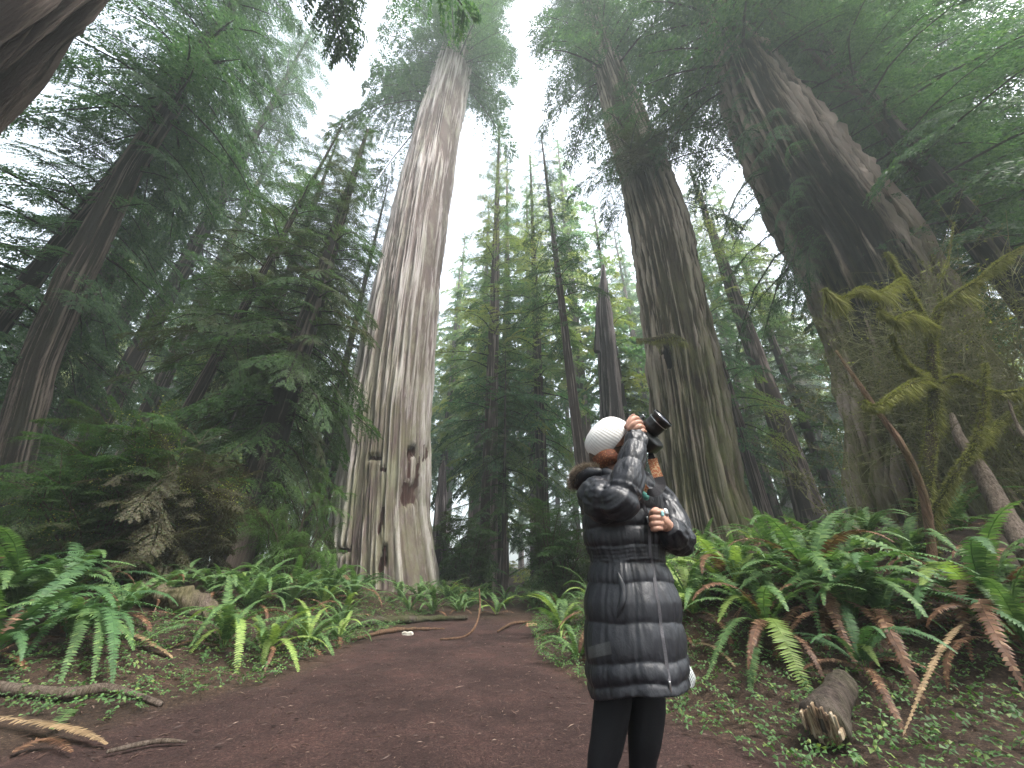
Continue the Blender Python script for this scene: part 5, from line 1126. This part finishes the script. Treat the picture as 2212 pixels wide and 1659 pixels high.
# hat
def hat():
    bx = norm(np.array(W(1352, 912, 0)) - W(1293, 988, 0)); bc = W(1324, 955, .03); ax = norm(np.array((-.80, 0, .56)) - bx * np.dot((-.80, 0, .56), bx)); ay = np.cross(ax, bx)
    s = np.array([-.020, -.005, .02, .045, .07, .09, .105, .115, .120]); rx = np.array([.108, .118, .122, .119, .110, .096, .076, .045, .004]); ry = np.array([.092, .098, .100, .098, .092, .080, .062, .036, .004]); off = np.array([0, 0, -.004, -.006, -.008, -.010, -.012, -.014, -.015])
    n = 60; k = 160; t = np.linspace(0, 1, n); S_ = np.interp(t, np.linspace(0, 1, 9), s); RX = np.interp(S_, s, rx); RY = np.interp(S_, s, ry); OF = np.interp(S_, s, off); th = np.linspace(0, 2 * math.pi, k, endpoint=False)
    TH, _ = np.meshgrid(th, t); lump = .004 * noise(np.cos(TH) * 1.7, np.sin(TH) * 1.7, S_[:, None] * 16, 3); lump = lump + 0
    V = bc + ax * S_[:, None, None] + bx * ((RX[:, None] + lump) * np.cos(TH) + OF[:, None])[..., None] + ay * ((RY[:, None] + lump) * np.sin(TH))[..., None]
    V = V.reshape(-1, 3); i = np.arange(n - 1)[:, None] * k; j = np.arange(k)[None]; j2 = (j + 1) % k; F = np.stack([i + j, i + j2, i + k + j2, i + k + j], -1).reshape(-1, 4)
    rib = (TH * 52 / 6.2832).ravel(); part('knitted_hat', V, F, M['white_knit'], person, True, attrs=dict(rib=np.where(rib > 0, rib, 0)))
hat()
# cuff of the right sleeve
mb = MB(); addtube(mb, [W(1373, 949, -.122), W(1374, 936, -.117)], [.045, .041], 24, 6); part('sleeve_cuff', *mb.tris(), M['coat'], person, True)
mb = MB(); capsule(mb, [W(1436, 1105, -.150), W(1437, 1110, -.150)], [.0135, .0135], 14, 6); V, F = box(W(1431, 1109.5, -.182), X3[0], X3[1], X3[2], .006, .004, .0105, .5)
rg = part('ring', V, F, M['turquoise'], person, True); part('ring_band', *mb.tris(), M['silver'], rg and person, True)
# ---- the camera she holds
def held_camera():
    l = norm((.62, -.62, .46)); w_ = norm(np.array((.28, 0, -.95)) - l * np.dot((.28, 0, -.95), l)); t_ = np.cross(l, w_); c = W(1391, 941, -.055)
    e = empty('camera', tuple(c), 'black camera with thick zoom lens held up to the eye, pointing at the treetops', 'camera')
    V, F = box(c, l, w_, t_, .034, .088, .064, .35); part('camera_body', V, F, M['black_plastic'], e, True)
    V, F = box(c - w_ * .058 + l * .012 + t_ * -.002, l, w_, t_, .032, .022, .048, .45); part('grip', V, F, M['black_rubber'], e, True)
    V, F = box(W(1398, 966, -.05), l, w_, t_, .022, .020, .040, .5); part('battery_base', V, F, M['black_plastic'], e, True)
    mb = MB(); q = c - w_ * .03 - t_ * .066; capsule(mb, [q, q - t_ * .012], [.014, .013], 16, 5); part('mode_dial', *mb.tris(), M['black_rubber'], e, True)
    V, F = box(c + t_ * -.052 + w_ * .0 + l * .0, l, w_, t_, .034, .026, .018, .5); part('viewfinder', V, F, M['black_plastic'], e, True)
    p0 = c + l * .025 + w_ * -.004; s = .80 * np.array([0, .012, .014, .05, .052, .056, .06, .064, .068, .072, .076, .104, .106, .122, .124]); r = np.array([.034, .035, .038, .040, .0385, .0405, .0385, .0405, .0385, .0405, .0385, .0405, .043, .0445, .041]) * 1.14
    mb = MB(); V, F, C = tube(p0 + l * s[:, None], r, 48, True); F = np.vstack([F[:, [0, 1, 2]], F[:, [0, 2, 3]], C[:48]]); mb.add(V, F); lens = part('lens', *mb.tris(), M['black_plastic'], e, True)
    k = 40; g_ = [p0 + l * .112]; 
    gl = MB(); V, F, C = tube(np.array([p0 + l * .090, p0 + l * .0985, p0 + l * .1005, p0 + l * .1015]), [.040, .041, .022, .003], 40); gl.add(V, np.vstack([F[:, [0, 1, 2]], F[:, [0, 2, 3]], C])); part('lens_glass', *gl.tris(), M['lens_glass'], lens, True)
    rg = MB(); V, F, C = tube(np.array([p0 + l * .066, p0 + l * .070]), [.0478, .0478], 40); rg.add(V, np.vstack([F[:, [0, 1, 2]], F[:, [0, 2, 3]]])); part('focus_ring', *rg.tris(), M['silver'], lens, True)
    V, F = box(W(1386, 903.5, -.06), l, w_, t_, .02, .012, .014, .4); part('flash_housing', V, F, simple('smoked', (.05, .06, .065), .15, spec=.8), e, True)
    ring = MB(); q = W(1405, 974, -.05); capsule(ring, [q, q + (0, 0, .018)], [.004, .004], 8, 4); q2 = W(1402, 983, -.05); capsule(ring, [q2, q2 + (.008, 0, .01)], [.005, .004], 8, 4); part('strap_buckle', *ring.tris(), M['silver'], e, True)
    ribbon('strap', [W(1402, 965, -.05), W(1405, 978, -.055), W(1408, 992, -.06)], [.006, .010, .017], M['black_web'], e)
    s1 = ribbon('strap', [W(1409, 990, -.06), W(1412, 1003, -.07), W(1417, 1018, -.085), W(1423, 1032, -.095)], [.0205, .0205, .0205, .020], M['strap'], e); s1['label'] = 'woven orange strap section'
    ribbon('strap', [W(1423, 1030, -.095), W(1427, 1045, -.11), W(1422, 1058, -.13), W(1410, 1064, -.15), W(1398, 1062, -.15)], [.020, .021, .020, .016, .012], M['black_web'], e)
    s2 = ribbon('strap', [W(1401, 1062, -.15), W(1390, 1050, -.15), W(1381, 1036, -.13), W(1374, 1024, -.10)], [.010, .013, .012, .010], M['strap'], e); s2['label'] = 'woven orange strap section'
held_camera()

# ------------------------------------------------------------------ the damp air between the trees
hm, ht, ho = newmat('haze_air'); pv = N(ht, 'ShaderNodeVolumePrincipled'); pv.inputs['Color'].default_value = (.82, .93, .90, 1); pv.inputs['Density'].default_value = .0033; pv.inputs['Anisotropy'].default_value = .2
ht.links.new(pv.outputs[0], ho.inputs['Volume'])
V, F = box((0, 115, 38), *X3, 330, 250, 46); tag(link('haze', mkmesh('haze', V, F, hm)), 'thin pale haze between the trees', 'haze', kind='stuff')

# things that would read alike are told apart by their order in the photo
def screen_x(o):
    p = np.array(o.location); return 1106 + FPX * p[0] / max(.2, p[1] * CP + (p[2] - CAMH) * SP)
byl = {}
for o in list(COL.objects):
    if o.parent is None and 'label' in o: byl.setdefault(o['label'], []).append(o)
ORD = ['leftmost', 'second from left', 'third from left', 'fourth from left', 'fifth from left', 'sixth from left', 'seventh from left', 'eighth from left', 'ninth from left', 'tenth from left']
for lab, os_ in byl.items():
    if len(os_) < 2: continue
    os_.sort(key=screen_x); n = len(os_)
    for i, o in enumerate(os_):
        o['label'] = lab + ', ' + ('rightmost' if i == n - 1 else ORD[min(i, 9)] if n > 3 or i == 0 else 'middle one')
